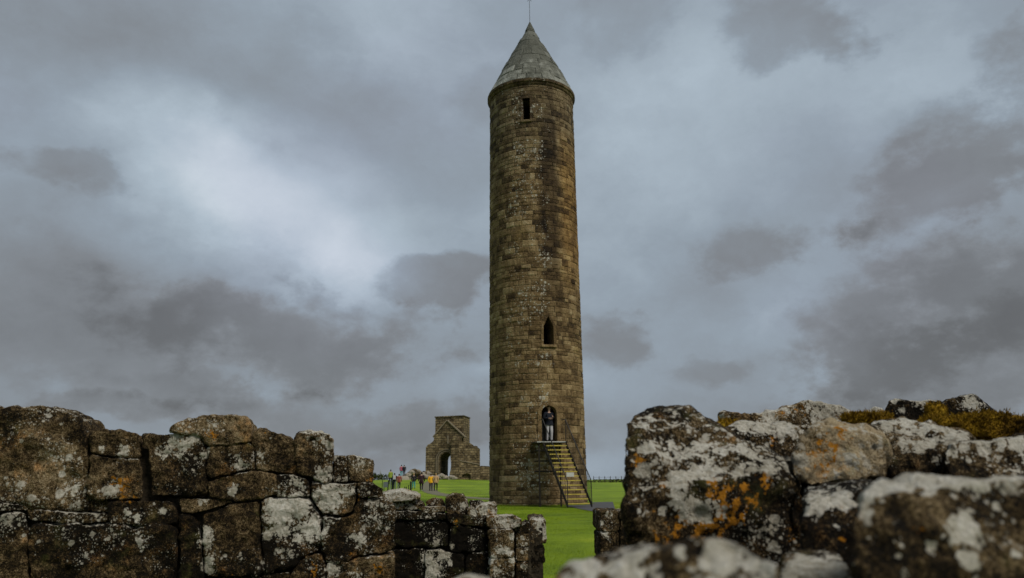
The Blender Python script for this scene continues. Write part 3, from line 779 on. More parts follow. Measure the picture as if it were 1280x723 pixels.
def shape_stone(parent, poly, plane, thick, rough=1.0, detail=36, lw=.0, lo_=.0, tone=None, nsm=1, facet=.30, round_=.07, back=None, grow=1.015, mat=None, name='stone', shrink=.94, jit=0.0):
    """poly: outline in photo pixels with optional extra depth, laid on the wall plane Y=a+b*X and given real thickness"""
    a, b = plane; P = []
    for q in poly:
        d = ray(q[0], q[1]); t = a/(d[1]-b*d[0]); p = CAM+d*t
        if len(q) > 2: p = CAM+d*(t*(1+q[2]/p[1]))
        P.append(p)
    SEED[0] += 7; sd_ = SEED[0]; r = np.random.default_rng(sd_)
    P = chaikin(P, 1, round_); c = sum(P)/len(P); P = [c+(p-c)*(1+(grow-1)*.12/max(.12, float(np.abs(np.array(P)-c).max()))*1.6) for p in P]
    if back is None: back = np.array([-b, 1, 0])/sqrt(1+b*b)
    elif back == 'radial': back = np.array([c[0], c[1], 0])/math.hypot(c[0], c[1])
    bk = np.array(back, float)*thick+r.normal(0, .03, 3)*thick
    off = float(r.normal(0, .008)) if jit == 0 else jit
    P = [p+np.array([0, off, 0]) for p in P]
    Q = [c+(p-c)*shrink+bk for p in P]; n = len(P)
    ext = np.array(P); size = float(np.sqrt(np.prod(np.maximum(.03, (ext.max(0)-ext.min(0))[[0, 2]]))))
    me = remesh(P+Q, [tuple(range(n)), tuple(range(2*n-1, n-1, -1))]+[(k, n+k, n+(k+1) % n, (k+1) % n) for k in range(n)], size/detail)
    co_ = rockify(me, size, rough, nsm, sd_, facet)
    lw = lw+float(r.uniform(-.14, .08)); W = np.full(len(co_), lw, float); O = np.full(len(co_), lo_, float)
    x0, y0 = min(q[0] for q in poly), min(q[1] for q in poly); x1, y1 = max(q[0] for q in poly), max(q[1] for q in poly)
    for (bx, by, br, am, kd) in BLOBS:
        if x0-br < bx < x1+br and y0-br < by < y1+br:
            d = ray(bx, by); t = a/(d[1]-b*d[0]); dh = d/np.linalg.norm(d); q = co_-CAM; al = q @ dh; rr = br*t*1.0/FPX
            g = am*np.exp(-(((q-al[:, None]*dh)**2).sum(1)/rr**2)*.9)*np.clip(1.3-(al-al.min())/.35, 0, 1)
            if kd == 'w': W = np.maximum(W, lw*0+g) if am > 0 else W+g
            else: O = np.maximum(O, g)
    fattr(me, 'lw', W); fattr(me, 'lo', O); fattr(me, 'tone', float(r.uniform(.25, .75)) if tone is None else tone)
    return link(name, me, mat or M_WALL, parent, smooth=True)
def block(parent, x0, x1, z0, z1, plane, thick, detail=10, **kw):
    """a squared stone given in metres, for courses outside the picture"""
    g = .012; a, b = plane; V = []
    r = np.random.default_rng(SEED[0]); SEED[0] += 3
    for dy in (0, thick):
        for (x, z) in ((x0+g, z0+g), (x1-g, z0+g), (x1-g, z1-g), (x0+g, z1-g)): V.append(np.array([x, a+b*x+dy+r.normal(0, .012), z]))
    s = sqrt((x1-x0)*(z1-z0)); me = remesh(V, [(0, 1, 2, 3), (7, 6, 5, 4), (0, 4, 5, 1), (1, 5, 6, 2), (2, 6, 7, 3), (3, 7, 4, 0)], s/detail)
    rockify(me, s, 1.0, 1, SEED[0]); fattr(me, 'lw', .15); fattr(me, 'lo', 0); fattr(me, 'tone', float(r.uniform(.3, .7))); return link('stone', me, M_WALL, parent, smooth=True)
def core(parent, poly, plane, thick, zb):
    """dark rubble and mortar heart of a wall, recessed behind the faces of the stones"""
    a, b = plane; T = []
    for q in poly:
        d = ray(q[0], q[1]); t = a/(d[1]-b*d[0]); T.append(CAM+d*t)
    P = T+[np.array([T[-1][0], T[-1][1], zb]), np.array([T[0][0], T[0][1], zb])]; n = len(P); Q = [p+np.array([-b*thick, thick, 0]) for p in P]
    bm = bmesh.new(); v = [bm.verts.new(tuple(p)) for p in P+Q]
    bm.faces.new(v[:n]); bm.faces.new(v[n:][::-1])
    for k in range(n): bm.faces.new((v[k], v[n+k], v[n+(k+1) % n], v[(k+1) % n]))
    link('wall_core', bm_mesh(bm), M_CORE, parent)

#  -- left wall
def left_wall():
    global BLOBS
    PL = (4.6, .25)
    root = empty('ruined_wall', (-1.7, 4.2, -.35)); tag(root, 'thick ruined wall of large squared blocks speckled with white lichen', 'wall')
    BLOBS = [(75,560,30,.30,'w'),(55,530,50,.22,'w'),(90,616,18,.62,'w'),(20,610,14,.5,'w'),(50,625,14,.45,'w'),(142,612,11,.85,'w'),(155,565,12,.7,'w'),(127,560,8,.6,'w'),
             (225,557,22,.72,'w'),(255,568,9,.8,'w'),(205,562,16,.6,'w'),(228,566,5,.6,'w'),(300,580,12,.75,'w'),(268,530,8,.55,'w'),(292,612,8,.8,'w'),(325,570,10,.75,'w'),
             (400,545,22,.55,'w'),(402,595,15,.75,'w'),(385,546,14,.55,'w'),(450,580,14,.6,'w'),(428,598,8,.6,'w'),(365,605,14,.68,'w'),(378,610,10,.6,'w'),
             (410,622,22,.95,'w'),(432,615,12,.8,'w'),(455,612,9,.5,'w'),(350,640,24,1.05,'w'),(372,632,20,1.05,'w'),(388,625,10,.9,'w'),(352,662,14,.9,'w'),(392,660,19,1.05,'w'),(372,675,9,.85,'w'),(364,692,8,.75,'w'),(349,690,6,.7,'w'),(335,668,9,.75,'w'),
             (257,664,9,1.0,'w'),(258,678,9,1.0,'w'),(260,702,8,.95,'w'),(265,716,5,.6,'w'),(302,700,4,.8,'w'),(161,642,5,.9,'w'),(171,648,6,.9,'w'),(204,639,5,.8,'w'),(255,625,5,.8,'w'),(159,660,7,.55,'w'),(175,670,6,.6,'w'),(178,684,5,.6,'w'),
             (10,645,22,.5,'w'),(90,645,34,.45,'w'),(140,668,14,.5,'w'),(120,645,14,.5,'w'),(415,711,12,.9,'w'),(448,672,14,.7,'w'),(462,690,10,.5,'w'),(470,640,22,.5,'w'),(455,655,14,.5,'w'),(445,720,9,.6,'w'),(480,660,16,.45,'w'),
             (150,607,14,.62,'o'),(160,622,10,.5,'o'),(268,545,8,.55,'o'),(262,538,5,.5,'o'),(390,715,12,.5,'o'),(436,692,5,.6,'o'),(474,712,9,.65,'o'),(465,600,10,.45,'o'),(40,697,4,.7,'o'),(448,622,5,.5,'o')]
    A = [([(-60,508),(40,506),(65,508),(82,516),(97,526),(103,545),(107,575),(109,612),(109,634),(95,640),(60,636),(20,628),(-60,620)], dict(lw=.06, tone=0.51, detail=48, nsm=3)),
         ([(112,540),(125,537),(170,541),(174,572),(140,570),(113,566)], dict(tone=0.55)),
         ([(113,569),(140,572),(174,575),(176,612),(177,624),(150,625),(113,623)], dict(tone=0.50)),
         ([(177,543),(212,542),(246,543),(253,552),(258,566),(258,612),(250,619),(225,621),(200,622),(188,618),(186,570),(178,556)], dict(tone=0.43)),
         ([(211,540),(216,531),(237,523),(258,518),(290,518),(308,521),(315,533),(315,553),(296,556),(262,558),(256,552),(247,543),(228,542)], dict(tone=0.61, nsm=4)),
         ([(260,559),(296,557),(315,554),(317,586),(300,589),(280,594),(262,599),(259,590)], dict(tone=0.47)),
         ([(316,537),(330,537),(345,541),(360,547),(369,553),(371,592),(352,591),(338,587),(318,586)], dict(tone=0.55)),
         ([(368,549),(375,541),(390,537),(403,540),(415,547),(417,560),(415,604),(405,604),(390,597),(373,592)], dict(tone=0.55, nsm=4)),
         ([(417,570),(432,571),(434,602),(416,603)], dict(tone=0.50)),
         ([(434,571),(440,570),(466,575),(466,602),(450,602),(435,601)], dict(tone=0.60)),
         ([(260,602),(280,596),(300,592),(325,588),(345,594),(346,618),(325,623),(300,627),(290,625),(262,621)], dict(tone=0.53)),
         ([(347,595),(365,594),(380,598),(386,603),(387,620),(360,622),(347,621)], dict(tone=0.35, lw=.2)),
         ([(389,603),(410,607),(430,606),(445,605),(447,618),(440,640),(425,645),(405,644),(395,633),(390,618)], dict(tone=0.45)),
         ([(447,605),(466,604),(478,612),(480,621),(449,622)], dict(tone=0.45)),
         ([(-60,623),(20,631),(34,634),(34,639),(-60,640)], dict(tone=0.40)),
         ([(34,636),(70,641),(109,642),(134,642),(134,653),(90,654),(35,651)], dict(tone=0.45)),
         ([(111,626),(135,627),(134,640),(111,639)], dict(tone=0.65)),
         ([(136,627),(178,626),(215,626),(222,640),(221,655),(190,657),(136,655)], dict(tone=0.35)),
         ([(224,625),(285,624),(291,628),(265,636),(240,642),(226,640)], dict(tone=0.55)),
         ([(-60,642),(28,643),(33,655),(34,760),(-60,760)], dict(tone=0.35)),
         ([(36,654),(90,656),(134,657),(200,660),(221,663),(222,710),(220,735),(120,738),(36,735)], dict(tone=0.25, detail=48)),
         ([(224,644),(240,645),(250,660),(254,735),(224,735)], dict(tone=0.25)),
         ([(252,644),(285,632),(300,629),(322,627),(325,650),(324,719),(290,721),(256,722),(254,680)], dict(tone=0.41, detail=40)),
         ([(327,626),(346,624),(386,622),(394,632),(402,646),(403,690),(382,693),(375,703),(350,714),(328,718)], dict(tone=0.30, detail=40)),
         ([(404,647),(425,648),(442,643),(449,624),(470,623),(482,622),(492,640),(493,690),(470,693),(440,697),(428,702),(408,702),(404,690)], dict(tone=0.30, detail=40)),
         ([(381,696),(402,692),(406,704),(407,735),(360,735),(365,716)], dict(tone=0.40)),
         ([(409,705),(430,704),(470,696),(492,693),(494,735),(409,735)], dict(tone=0.40)),
         ([(328,720),(362,716),(358,735),(328,735)], dict(tone=0.35)),
         ([(256,724),(326,722),(326,742),(256,742)], dict(tone=0.35))]
    for P, kw in A: shape_stone(root, P, PL, .52, **kw)
    PC = (PL[0]+.075, PL[1])
    core(root, [(-62,530),(85,545),(108,560),(175,560),(255,572),(262,545),(305,540),(318,556),(366,566),(378,556),(408,560),(418,584),(455,590),(458,618),(470,645),(474,735)], PC, .36, -.5)
    zb = at(250, 742, 4.3)[2]; xr = at(493, 720, 4.45)[0]; xl = at(-60, 700, 3.8)[0]
    zz = np.linspace(-.40, zb, 4)
    for k in range(3):
        xs = np.sort(np.concatenate([[xl, xr], np.linspace(xl, xr, 6)[1:-1]+rng.normal(0, .08, 4)]))
        for i in range(len(xs)-1): block(root, xs[i], xs[i+1], zz[k], zz[k+1], PL, .5)
    # the wall carries on out of the picture to the left
    zt = 1.62; zz = np.linspace(-.40, zt, 6)
    for k in range(5):
        xs = np.array([xl-1.9, xl-1.25-.15*(k % 2), xl-.62+.12*(k % 2), xl-.01])
        for i in range(3): block(root, xs[i], xs[i+1], zz[k], zz[k+1]-(.12 if k == 4 and i == 1 else 0), PL, .5)
    core(root, [(-400,560),(-64,540)], PC, .4, -.5)
left_wall()

#  -- lower wall behind, both sides of the gap
def low_wall():
    global BLOBS
    PL = (6.4, .05)
    root = empty('ruined_wall', (-.4, 6.6, -.35)); tag(root, 'lower blackened wall ending at a narrow gap, loose stones along its top', 'wall')
    BLOBS = [(625,687,8,.8,'w'),(637,690,6,.8,'w'),(615,698,7,.8,'w'),(590,676,6,.6,'w'),(545,680,9,.75,'w'),(555,695,10,.9,'w'),(535,700,12,.9,'w'),(540,715,14,.9,'w'),(640,672,5,1,'w'),(641,700,5,.9,'w'),(620,715,10,.6,'w'),(565,684,6,.7,'w'),(562,705,5,.7,'w'),
             (678,665,9,.95,'w'),(675,655,9,.8,'w'),(650,655,6,.5,'w'),(628,648,14,.8,'w'),(645,655,8,.8,'w'),(633,657,6,.9,'w'),(605,636,11,.75,'w'),(617,638,7,.7,'w'),(500,617,25,.75,'w'),(540,640,14,.5,'w'),(578,634,8,.7,'w'),(592,641,6,.8,'w'),(543,628,8,.6,'w'),
             (570,653,6,.6,'o'),(500,628,6,.35,'o'),(668,660,4,.4,'o'),(655,680,9,.4,'w'),(655,708,7,.4,'w'),(530,650,12,.4,'w'),(548,668,5,.6,'w'),(600,690,14,.35,'w')]
    A = [([(462,620),(480,617),(500,613.5),(515,617),(527,622),(520,626),(495,627),(464,626)], dict(tone=.7, lw=.4, rough=.7), .42, -.05),
         ([(488,626),(520,626),(523,635),(505,637),(488,637)], dict(tone=.4), .45, 0),
         ([(505,634),(527,629),(531,635),(508,639)], dict(tone=.5, lw=.1), .35, 0),
         ([(526,634),(556,633),(557,640),(528,642)], dict(tone=.6, lw=.25, rough=.7), .45, 0),
         ([(530,628),(540,623),(551,624),(555,633),(532,634)], dict(tone=.6, lw=.2), .22, .12),
         ([(556,623),(565,618),(578,619),(585,632),(584,644),(558,643)], dict(tone=.5), .3, .03),
         ([(586,626),(600,626),(607,630),(600,640),(588,640)], dict(tone=.3), .3, .16),
         ([(584,637),(592,635),(596,644),(585,645)], dict(tone=.6, lw=.3), .2, 0),
         ([(594,637),(602,631),(618,630),(621,633),(621,644),(598,645)], dict(tone=.6, lw=.2), .3, 0),
         ([(480,639),(520,639),(556,642),(557,650),(482,649)], dict(tone=.25), .5, 0),
         ([(557,643),(600,644.5),(608,648),(608,660),(560,654)], dict(tone=.2), .5, 0),
         ([(608,645),(640,643.5),(652,649),(653,658),(640,661),(610,660)], dict(tone=.55, lw=.1), .5, -.03),
         ([(480,651),(560,652),(560,685),(480,686)], dict(tone=.02), .5, .02),
         ([(562,656),(608,663),(609,690),(562,690)], dict(tone=.02), .5, .01),
         ([(480,688),(530,687),(530,735),(480,735)], dict(tone=.02), .5, .02),
         ([(532,687),(580,692),(578,735),(532,735)], dict(tone=.08), .5, 0),
         ([(582,692),(610,692),(611,735),(581,735)], dict(tone=.04), .5, .02),
         ([(611,662),(642,662),(643,696),(612,697)], dict(tone=.5, lw=.15), .5, -.05),
         ([(612,698),(643,697),(643,738),(612,738)], dict(tone=.5, lw=.12), .5, -.05),
         ([(644,661),(654,657),(662,653),(662,667),(645,667)], dict(tone=.3), .4, .03),
         ([(645,668),(662,668),(661,684),(645,685)], dict(tone=.5), .4, .03),
         ([(645,686),(661,685),(661,702),(645,702)], dict(tone=.5), .4, .03),
         ([(645,703),(661,703),(660,738),(645,738)], dict(tone=.3), .4, .03),
         ([(662,651),(683,651),(684.5,680),(664,682)], dict(tone=.5, rough=.7), .45, .10),
         ([(663,683),(681,682),(681,706),(663,707)], dict(tone=.2), .45, .10),
         ([(663,708),(680,707),(679,738),(663,738)], dict(tone=.2), .45, .10)]
    for P, kw, th, j in A: shape_stone(root, P, PL, th, jit=j if j else .0001, detail=26, grow=1.015, **kw)
    PC = (PL[0]+.10, PL[1])
    core(root, [(470,634),(530,640),(560,644),(606,651),(650,656),(678,660)], PC, .40, -.45)
    zb = at(600, 738, 6.4)[2]; xa = at(440, 700, 6.4)[0]; xb = at(680, 700, 6.4)[0]; zz = np.linspace(-.4, zb, 3)
    for k in range(2):
        xs = np.linspace(xa, xb, 5)+np.array([0, .08*(-1)**k, -.05, .07, 0])
        for i in range(4): block(root, xs[i], xs[i+1], zz[k], zz[k+1], PL, .48, detail=8)
    # far side of the gap
    r2 = empty('ruined_wall', (1.2, 6.6, -.35)); tag(r2, 'dark squared wall stub across the gap, half hidden by the tumbled stones', 'wall')
    BLOBS = [(763,645,4,.6,'w'),(756,668,5,.7,'w'),(760,673,4,.7,'w'),(752,655,4,.5,'w'),(752,665,3,.6,'w'),(782,653,4,.45,'w')]
    B = [([(750.5,639),(773,638),(774,664),(751,665)], dict(tone=.4)), ([(751,666),(774,665),(774,700),(751,700)], dict(tone=.33)),
         ([(775,639),(800,639),(800,648),(776,649)], dict(tone=.45, lw=.15)), ([(776,650),(800,649),(800,664),(775,664)], dict(tone=.35)), ([(775,665),(800,665),(800,700),(775,700)], dict(tone=.25)),
         ([(801,639),(860,640),(860,700),(801,700)], dict(tone=.3)), ([(751,701),(800,701),(800,740),(751,740)], dict(tone=.3)), ([(801,701),(860,701),(860,740),(801,740)], dict(tone=.3))]
    for P, kw in B: shape_stone(r2, P, PL, .45, detail=24, grow=1.03, **kw)
    core(r2, [(756,646),(856,648)], PC, .36, -.45)
    xa = at(751, 700, 6.4)[0]; xb = at(860, 700, 6.4)[0]
    for k in range(2):
        for i in range(2): block(r2, xa+(xb-xa)*i/2, xa+(xb-xa)*(i+1)/2, zz[k], zz[k+1], PL, .45, detail=8)
low_wall()

#  -- tumbled wall on the right, running towards the camera
def right_wall():
    global BLOBS
    root = empty('ruined_wall', (1.0, 2.0, -.35)); tag(root, 'tumbled rubble wall crusted with orange and white lichen and ochre moss', 'wall')
    n_ = (0, 1, 0)
    BLOBS = [(840,560,60,.56,'w'),(800,550,30,.45,'w'),(880,570,40,.7,'w'),(930,575,36,.78,'w'),(850,600,22,.8,'w'),(960,590,25,.75,'w'),(860,634,20,1.05,'w'),(845,622,12,1,'w'),(880,640,16,1,'w'),(900,640,14,.8,'w'),(828,640,7,.8,'w'),(800,610,18,.4,'w'),(805,640,9,.55,'w'),
             (940,655,18,.55,'w'),(965,665,18,.95,'w'),(975,690,22,.8,'w'),(945,680,16,.75,'w'),(990,700,12,.7,'w'),(815,530,25,.5,'w'),(900,545,16,.6,'w'),
             (900,618,20,.74,'o'),(930,610,16,.8,'o'),(955,600,16,.78,'o'),(910,645,24,.78,'o'),(880,660,26,.74,'o'),(945,628,9,.9,'o'),(888,602,9,.8,'o'),(795,580,10,.6,'o'),(830,605,10,.5,'o'),(985,668,10,.7,'o'),(920,630,26,.55,'o'),(850,660,26,.6,'o'),(832,674,20,.6,'o'),(800,572,10,.7,'o')]
    P = (2.25, .08)
    shape_stone(root, back='radial', facet=.7, round_=.12, grow=1.015, poly=[(783,520,.12),(792,513,.16),(815,511,.2),(850,512,.22),(872,517,.22),(897,530,.2),(925,545,.14),(958,558,.12),(984,571,.08),(992,590,.02),(1006,604,0),(1004,660,0),(1003,730,.05),(900,742,.05),(800,735,.04),(789,690,.02),(785,620,0),(781,570,.02)], plane=P, thick=.55, rough=.9, detail=64, tone=.36, lw=-.05, nsm=3)
    BLOBS = [(930,532,14,.9,'w'),(955,534,13,1,'w'),(980,538,14,1,'w'),(965,550,8,.5,'o'),(1000,545,14,.8,'w')]
    shape_stone(root, back='radial', facet=.7, round_=.12, grow=1.015, poly=[(900,536),(925,528,.05),(985,527,.1),(1010,537,.05),(1008,552),(1000,575),(985,592),(960,590),(930,565)], plane=(2.75, .05), thick=.45, tone=.3, detail=44)
    BLOBS = [(1000,575,14,.75,'w'),(1062,575,15,.75,'w'),(1048,592,12,.6,'w'),(1075,540,26,.3,'w'),(1020,540,12,.4,'w'),(1100,560,8,.8,'w'),(1035,562,24,.62,'o'),(1030,585,16,.6,'o'),(1055,543,16,.58,'o'),(1015,565,10,.5,'o')]
    shape_stone(root, back='radial', facet=.7, round_=.12, grow=1.015, poly=[(991,560),(1000,548),(1013,530,.03),(1030,524,.06),(1065,529,.08),(1090,536,.06),(1108,545),(1112,575),(1108,598),(1070,606),(1020,606),(1000,604),(990,590)], plane=(2.45, .05), thick=.45, tone=1.0, detail=50, nsm=3)
    BLOBS = [(1110,530,14,1,'w'),(1135,532,14,1,'w'),(1160,537,14,1,'w'),(1185,541,13,1,'w'),(1205,546,12,.9,'w'),(1130,555,9,.7,'w'),(1150,560,9,.85,'w'),(1165,552,8,.8,'w'),(1170,575,6,.9,'w')]
    shape_stone(root, back='radial', facet=.7, round_=.12, grow=1.015, poly=[(1082,530,.12),(1100,524,.16),(1140,528,.18),(1180,535,.15),(1212,541,.1),(1222,550),(1220,575),(1200,598),(1140,606),(1105,600),(1095,570)], plane=(2.5, .03), thick=.4, tone=.5, detail=48)
    BLOBS = [(1190,563,11,.85,'w'),(1205,560,10,.8,'w'),(1230,558,11,1,'w'),(1252,556,12,1,'w'),(1275,555,18,1,'w'),(1180,582,8,.6,'w'),(1210,575,8,.6,'w'),(1290,575,30,.7,'w')]
    shape_stone(root, back='radial', facet=.7, round_=.12, grow=1.015, poly=[(1176,570),(1180,558,.02),(1195,552,.05),(1230,554,.08),(1262,548,.08),(1290,542,.1),(1340,544,.1),(1345,600),(1280,604),(1220,604),(1180,600)], plane=(2.15, .03), thick=.4, tone=.42, detail=46)
    BLOBS = [(1025,630,16,1,'w'),(1050,622,14,1,'w'),(1012,638,9,.9,'w'),(1055,632,6,.95,'o'),(1052,675,5,.9,'o'),(1042,702,6,.6,'o'),(1045,660,5,.5,'w'),(1032,690,4,.5,'w')]
    shape_stone(root, back='radial', facet=.7, round_=.12, grow=1.015, poly=[(1001,640),(1005,628,.03),(1030,624,.06),(1062,616,.08),(1100,612,.1),(1110,640),(1110,740),(1005,740),(1001,690)], plane=(1.75, .05), thick=.4, tone=.12, detail=40, rough=.8)
    # blocks that close the joints between them
    BLOBS = []
    for Pq, pl, tn in (([(985,596),(1110,604),(1115,640),(1040,640),(990,640)], (2.5, .05), .12), ([(1105,600),(1230,602),(1340,604),(1340,660),(1105,660)], (2.3, .03), .15), ([(890,570),(960,590),(985,600),(985,640),(890,640)], (2.9, .05), .2)):
        shape_stone(root, back='radial', facet=.7, round_=.12, grow=1.015, poly=Pq, plane=pl, thick=.45, tone=tn, detail=26)
    # stones along the crest, further off
    BLOBS = [(960,520,20,.55,'w'),(1040,514,34,1.15,'w'),(1068,520,26,1.15,'w'),(960,520,16,.8,'w'),(985,515,12,.6,'w'),(902,522,8,.7,'w'),(975,512,14,.5,'o'),(1000,508,12,.55,'o'),(1020,512,20,.8,'w')]
    PB = (3.7, .04)
    shape_stone(root, back='radial', facet=.7, round_=.12, grow=1.015, poly=[(896,519),(903,516),(920,519),(945,519),(960,514),(985,508),(1000,502),(1009,497),(1015,502),(1040,508),(1072,514),(1092,520),(1095,540),(1000,540),(940,536),(896,530)], plane=PB, thick=.5, tone=.5, detail=44, nsm=2, rough=.85)
    BLOBS = [(1127,513,5,1,'w'),(1120,502,5,.8,'w'),(1092,512,10,1,'w'),(1146,507,4,.9,'w'),(1160,511,7,.55,'o'),(1150,499.5,16,.7,'w')]
    shape_stone(root, back='radial', facet=.7, round_=.12, grow=1.015, poly=[(1084,515),(1092,509),(1103,510),(1104,525),(1086,526)], plane=(3.6, .04), thick=.3, tone=.7, lw=.5, detail=22)
    shape_stone(root, back='radial', facet=.7, round_=.12, grow=1.015, poly=[(1104,520),(1109,500),(1122,498.5),(1137,502),(1170,500),(1178,502),(1178,530),(1106,530)], plane=PB, thick=.5, tone=.22, detail=32, nsm=2, rough=.8)
    BLOBS = [(1212,504,10,1,'w'),(1218,512,7,.8,'w'),(1222,519,4,.8,'w'),(1228,507,6,.6,'w')]
    shape_stone(root, back='radial', facet=.7, round_=.12, grow=1.015, poly=[(1174,506),(1190,499),(1208,495),(1217,491.5),(1226,497),(1240,509),(1254,520),(1258,534),(1176,532)], plane=(3.45, .04), thick=.5, tone=.12, detail=32, nsm=2, rough=.7)
    BLOBS = []
    shape_stone(root, back='radial', facet=.7, round_=.12, grow=1.015, poly=[(1255,523),(1300,522),(1360,520),(1360,545),(1255,545)], plane=(3.7, .04), thick=.5, tone=.5, detail=22)
    # moss cushion between the crest stones: a swelling covered with short shoots
    msx, tm, bm_ = newmat('ochre_moss', .95, .1); p = tm.pos(); a_, b_ = tm.noise(p, 9, 5, .65), tm.noise(p, 70, 4, .7)
    tm.put(bm_.inputs['Base Color'], tm.ramp(tm.math('ADD', tm.math('MULTIPLY', a_, .6), tm.math('MULTIPLY', b_, .4)), [(.36, (.035, .02, .003)), (.46, (.14, .076, .006)), (.56, (.28, .165, .010)), (.68, (.42, .29, .03))]))
    tm.put(bm_.inputs['Normal'], tm.bump(b_, 1, .02))
    def moss(poly, pl, th, n):
        o = shape_stone(root, back='radial', facet=.7, round_=.12, grow=1.015, poly=poly, plane=pl, thick=th, mat=msx, name='moss', rough=1.6, detail=30, nsm=3); me = o.data
        co_ = get_co(me); nr = np.empty(len(co_)*3, np.float32); me.vertex_normals.foreach_get('vector', nr); nr = nr.reshape(-1, 3)
        ok = np.where((nr[:, 2] > -.3) & (nr[:, 1] < .5))[0]; ix = rng.choice(ok, n); V = []; 
        b = co_[ix]+rng.normal(0, .006, (n, 3)); dr = nr[ix]+np.array([0, 0, .8])+rng.normal(0, .45, (n, 3)); dr /= np.linalg.norm(dr, axis=1)[:, None]
        sdv = np.cross(dr, rng.normal(0, 1, (n, 3))); sdv /= np.linalg.norm(sdv, axis=1)[:, None]; h = rng.uniform(.004, .014, n)[:, None]*rng.choice([1, 1, 1, 1.8], n)[:, None]
        T = np.concatenate([b-sdv*.003, b+sdv*.003, b+dr*h], 1).reshape(-1, 3)+np.array(o.location)+np.array(root.location)
        ms = bpy.data.meshes.new('m'); ms.from_pydata(T.tolist(), [], np.arange(3*n).reshape(-1, 3).tolist())
        tag(link('moss_shoots', ms, msx, o), kind='stuff')
    moss([(1140,526),(1165,524),(1200,526),(1222,519),(1242,518),(1258,524),(1290,528),(1340,530),(1340,560),(1250,556),(1220,550),(1180,540),(1150,532)], (3.1, .03), .5, 22000)
    moss([(1052,520),(1080,518),(1098,519),(1100,530),(1060,530)], (3.3, .03), .3, 6000)
    moss([(1158,508),(1175,506),(1182,518),(1160,522)], (3.4, .03), .2, 1200)
    moss([(1095,519),(1110,517),(1118,526),(1098,526)], (3.3, .03), .2, 900)
    moss([(898,527),(920,528),(932,534),(905,540)], (2.95, .03), .2, 900)
    # two near boulders, close to the lens
    BLOBS = [(1080,622,16,.9,'w'),(1100,608,18,.95,'w'),(1130,598,18,1,'w'),(1160,594,18,1.1,'w'),(1190,602,18,1.1,'w'),(1215,606,16,1.1,'w'),(1240,603,18,1,'w'),(1275,600,22,1,'w'),(1205,660,20,1.0,'w'),(1218,668,14,.9,'w'),(1213,700,14,1.1,'w'),(1163,685,10,.65,'w'),(1093,672,7,.6,'w'),(1125,680,7,.65,'w'),(1083,640,7,.5,'w'),(1255,672,9,.7,'w'),(1238,675,7,.55,'w'),(1215,632,11,.5,'w'),(1130,718,12,.6,'w'),(1123,694,6,.5,'w'),(1185,715,9,.45,'w'),(1085,655,5,.5,'w'),(1270,690,8,.5,'w'),
             (1145,655,13,.40,'o'),(1165,630,16,.36,'o')]
    shape_stone(root, back='radial', facet=.7, round_=.12, grow=1.015, poly=[(1062,640,.02),(1068,620,.05),(1090,604,.09),(1130,591,.13),(1165,588,.15),(1195,596,.12),(1230,598,.12),(1290,594,.14),(1400,600,.15),(1440,680,.1),(1430,800,.05),(1200,810,0),(1068,800,.02),(1060,700,0)], plane=(1.0, .02), thick=.45, tone=.38, lw=-.15, detail=54, rough=.55, nsm=6)
    BLOBS = [(790,712,34,.75,'w'),(730,712,26,.7,'w'),(905,700,26,1.0,'w'),(940,705,12,.9,'w'),(960,712,14,.9,'w'),(850,695,9,.6,'w'),(880,720,30,.3,'w')]
    shape_stone(root, back='radial', facet=.7, round_=.12, grow=1.015, poly=[(672,728,.1),(700,709,.12),(750,692,.14),(800,684,.14),(850,684,.13),(880,683,.12),(893,674,.1),(915,674,.1),(935,684,.09),(958,700,.06),(975,722,.03),(985,800,0),(940,860,0),(700,860,0),(665,780,.05)], plane=(.80, .0), thick=.16, shrink=.75, tone=.4, lw=-.12, detail=48, rough=.55, nsm=6)
    BLOBS = [(1020,722,40,1,'w')]
    shape_stone(root, back='radial', facet=.7, round_=.12, grow=1.015, poly=[(972,728),(985,719,.03),(1030,716,.05),(1062,718,.03),(1068,740),(1068,800),(975,800)], plane=(1.25, 0), thick=.35, tone=.4, detail=26)
    BLOBS = [(590,722,25,.7,'w')]
    shape_stone(root, back='radial', facet=.7, round_=.12, grow=1.015, poly=[(540,735,.03),(570,720,.05),(590,716,.06),(612,721,.05),(640,735,.03),(650,800),(540,800)], plane=(1.1, 0), thick=.1, shrink=.5, tone=.5, detail=22, nsm=6, rough=.6)
    # heart of the wall down to the ground, with facing blocks
    for (x0, x1, y0, y1, zt) in ((.95, 2.6, 2.6, 3.1, 1.28), (1.1, 2.7, 3.12, 4.2, 1.35), (.40, 1.1, 1.25, 2.5, .88), (1.1, 2.4, 1.3, 2.5, 1.06)):
        bm = bmesh.new(); box_bm(bm, ((x0+x1)/2, (y0+y1)/2, (zt-.5)/2), (x1-x0, y1-y0, zt+.5)); link('wall_core', bm_mesh(bm), M_CORE, root)
    # loose hearting over the heart of the wall
    rg = np.random.default_rng(77)
    for (x0, x1, y0, y1, zt, n) in ((1.0, 2.7, 2.65, 3.1, 1.25, 9), (1.15, 2.75, 3.35, 4.2, 1.34, 26), (.42, 1.1, 1.3, 2.45, .90, 14), (1.12, 2.4, 1.5, 2.45, 1.09, 20), (1.0, 2.6, 4.0, 4.35, 1.2, 8)):
        for k in range(n):
            x, y, q = rg.uniform(x0, x1), rg.uniform(y0, y1), rg.uniform(.12, .24); h = rg.uniform(.06, .10)
            block(root, x-q*.6, x+q*.6, zt-.05, zt+h, (y-q*.4, rg.uniform(-.3, .3)*0), q, detail=7)
    for k in range(3):
        for i in range(4): block(root, 1.0+i*.42+.12*(k % 2), 1.42+i*.42+.12*(k % 2), .45+k*.31, .76+k*.31, (4.18, 0), .2, detail=7)
    zz = np.linspace(-.4, .98, 5)
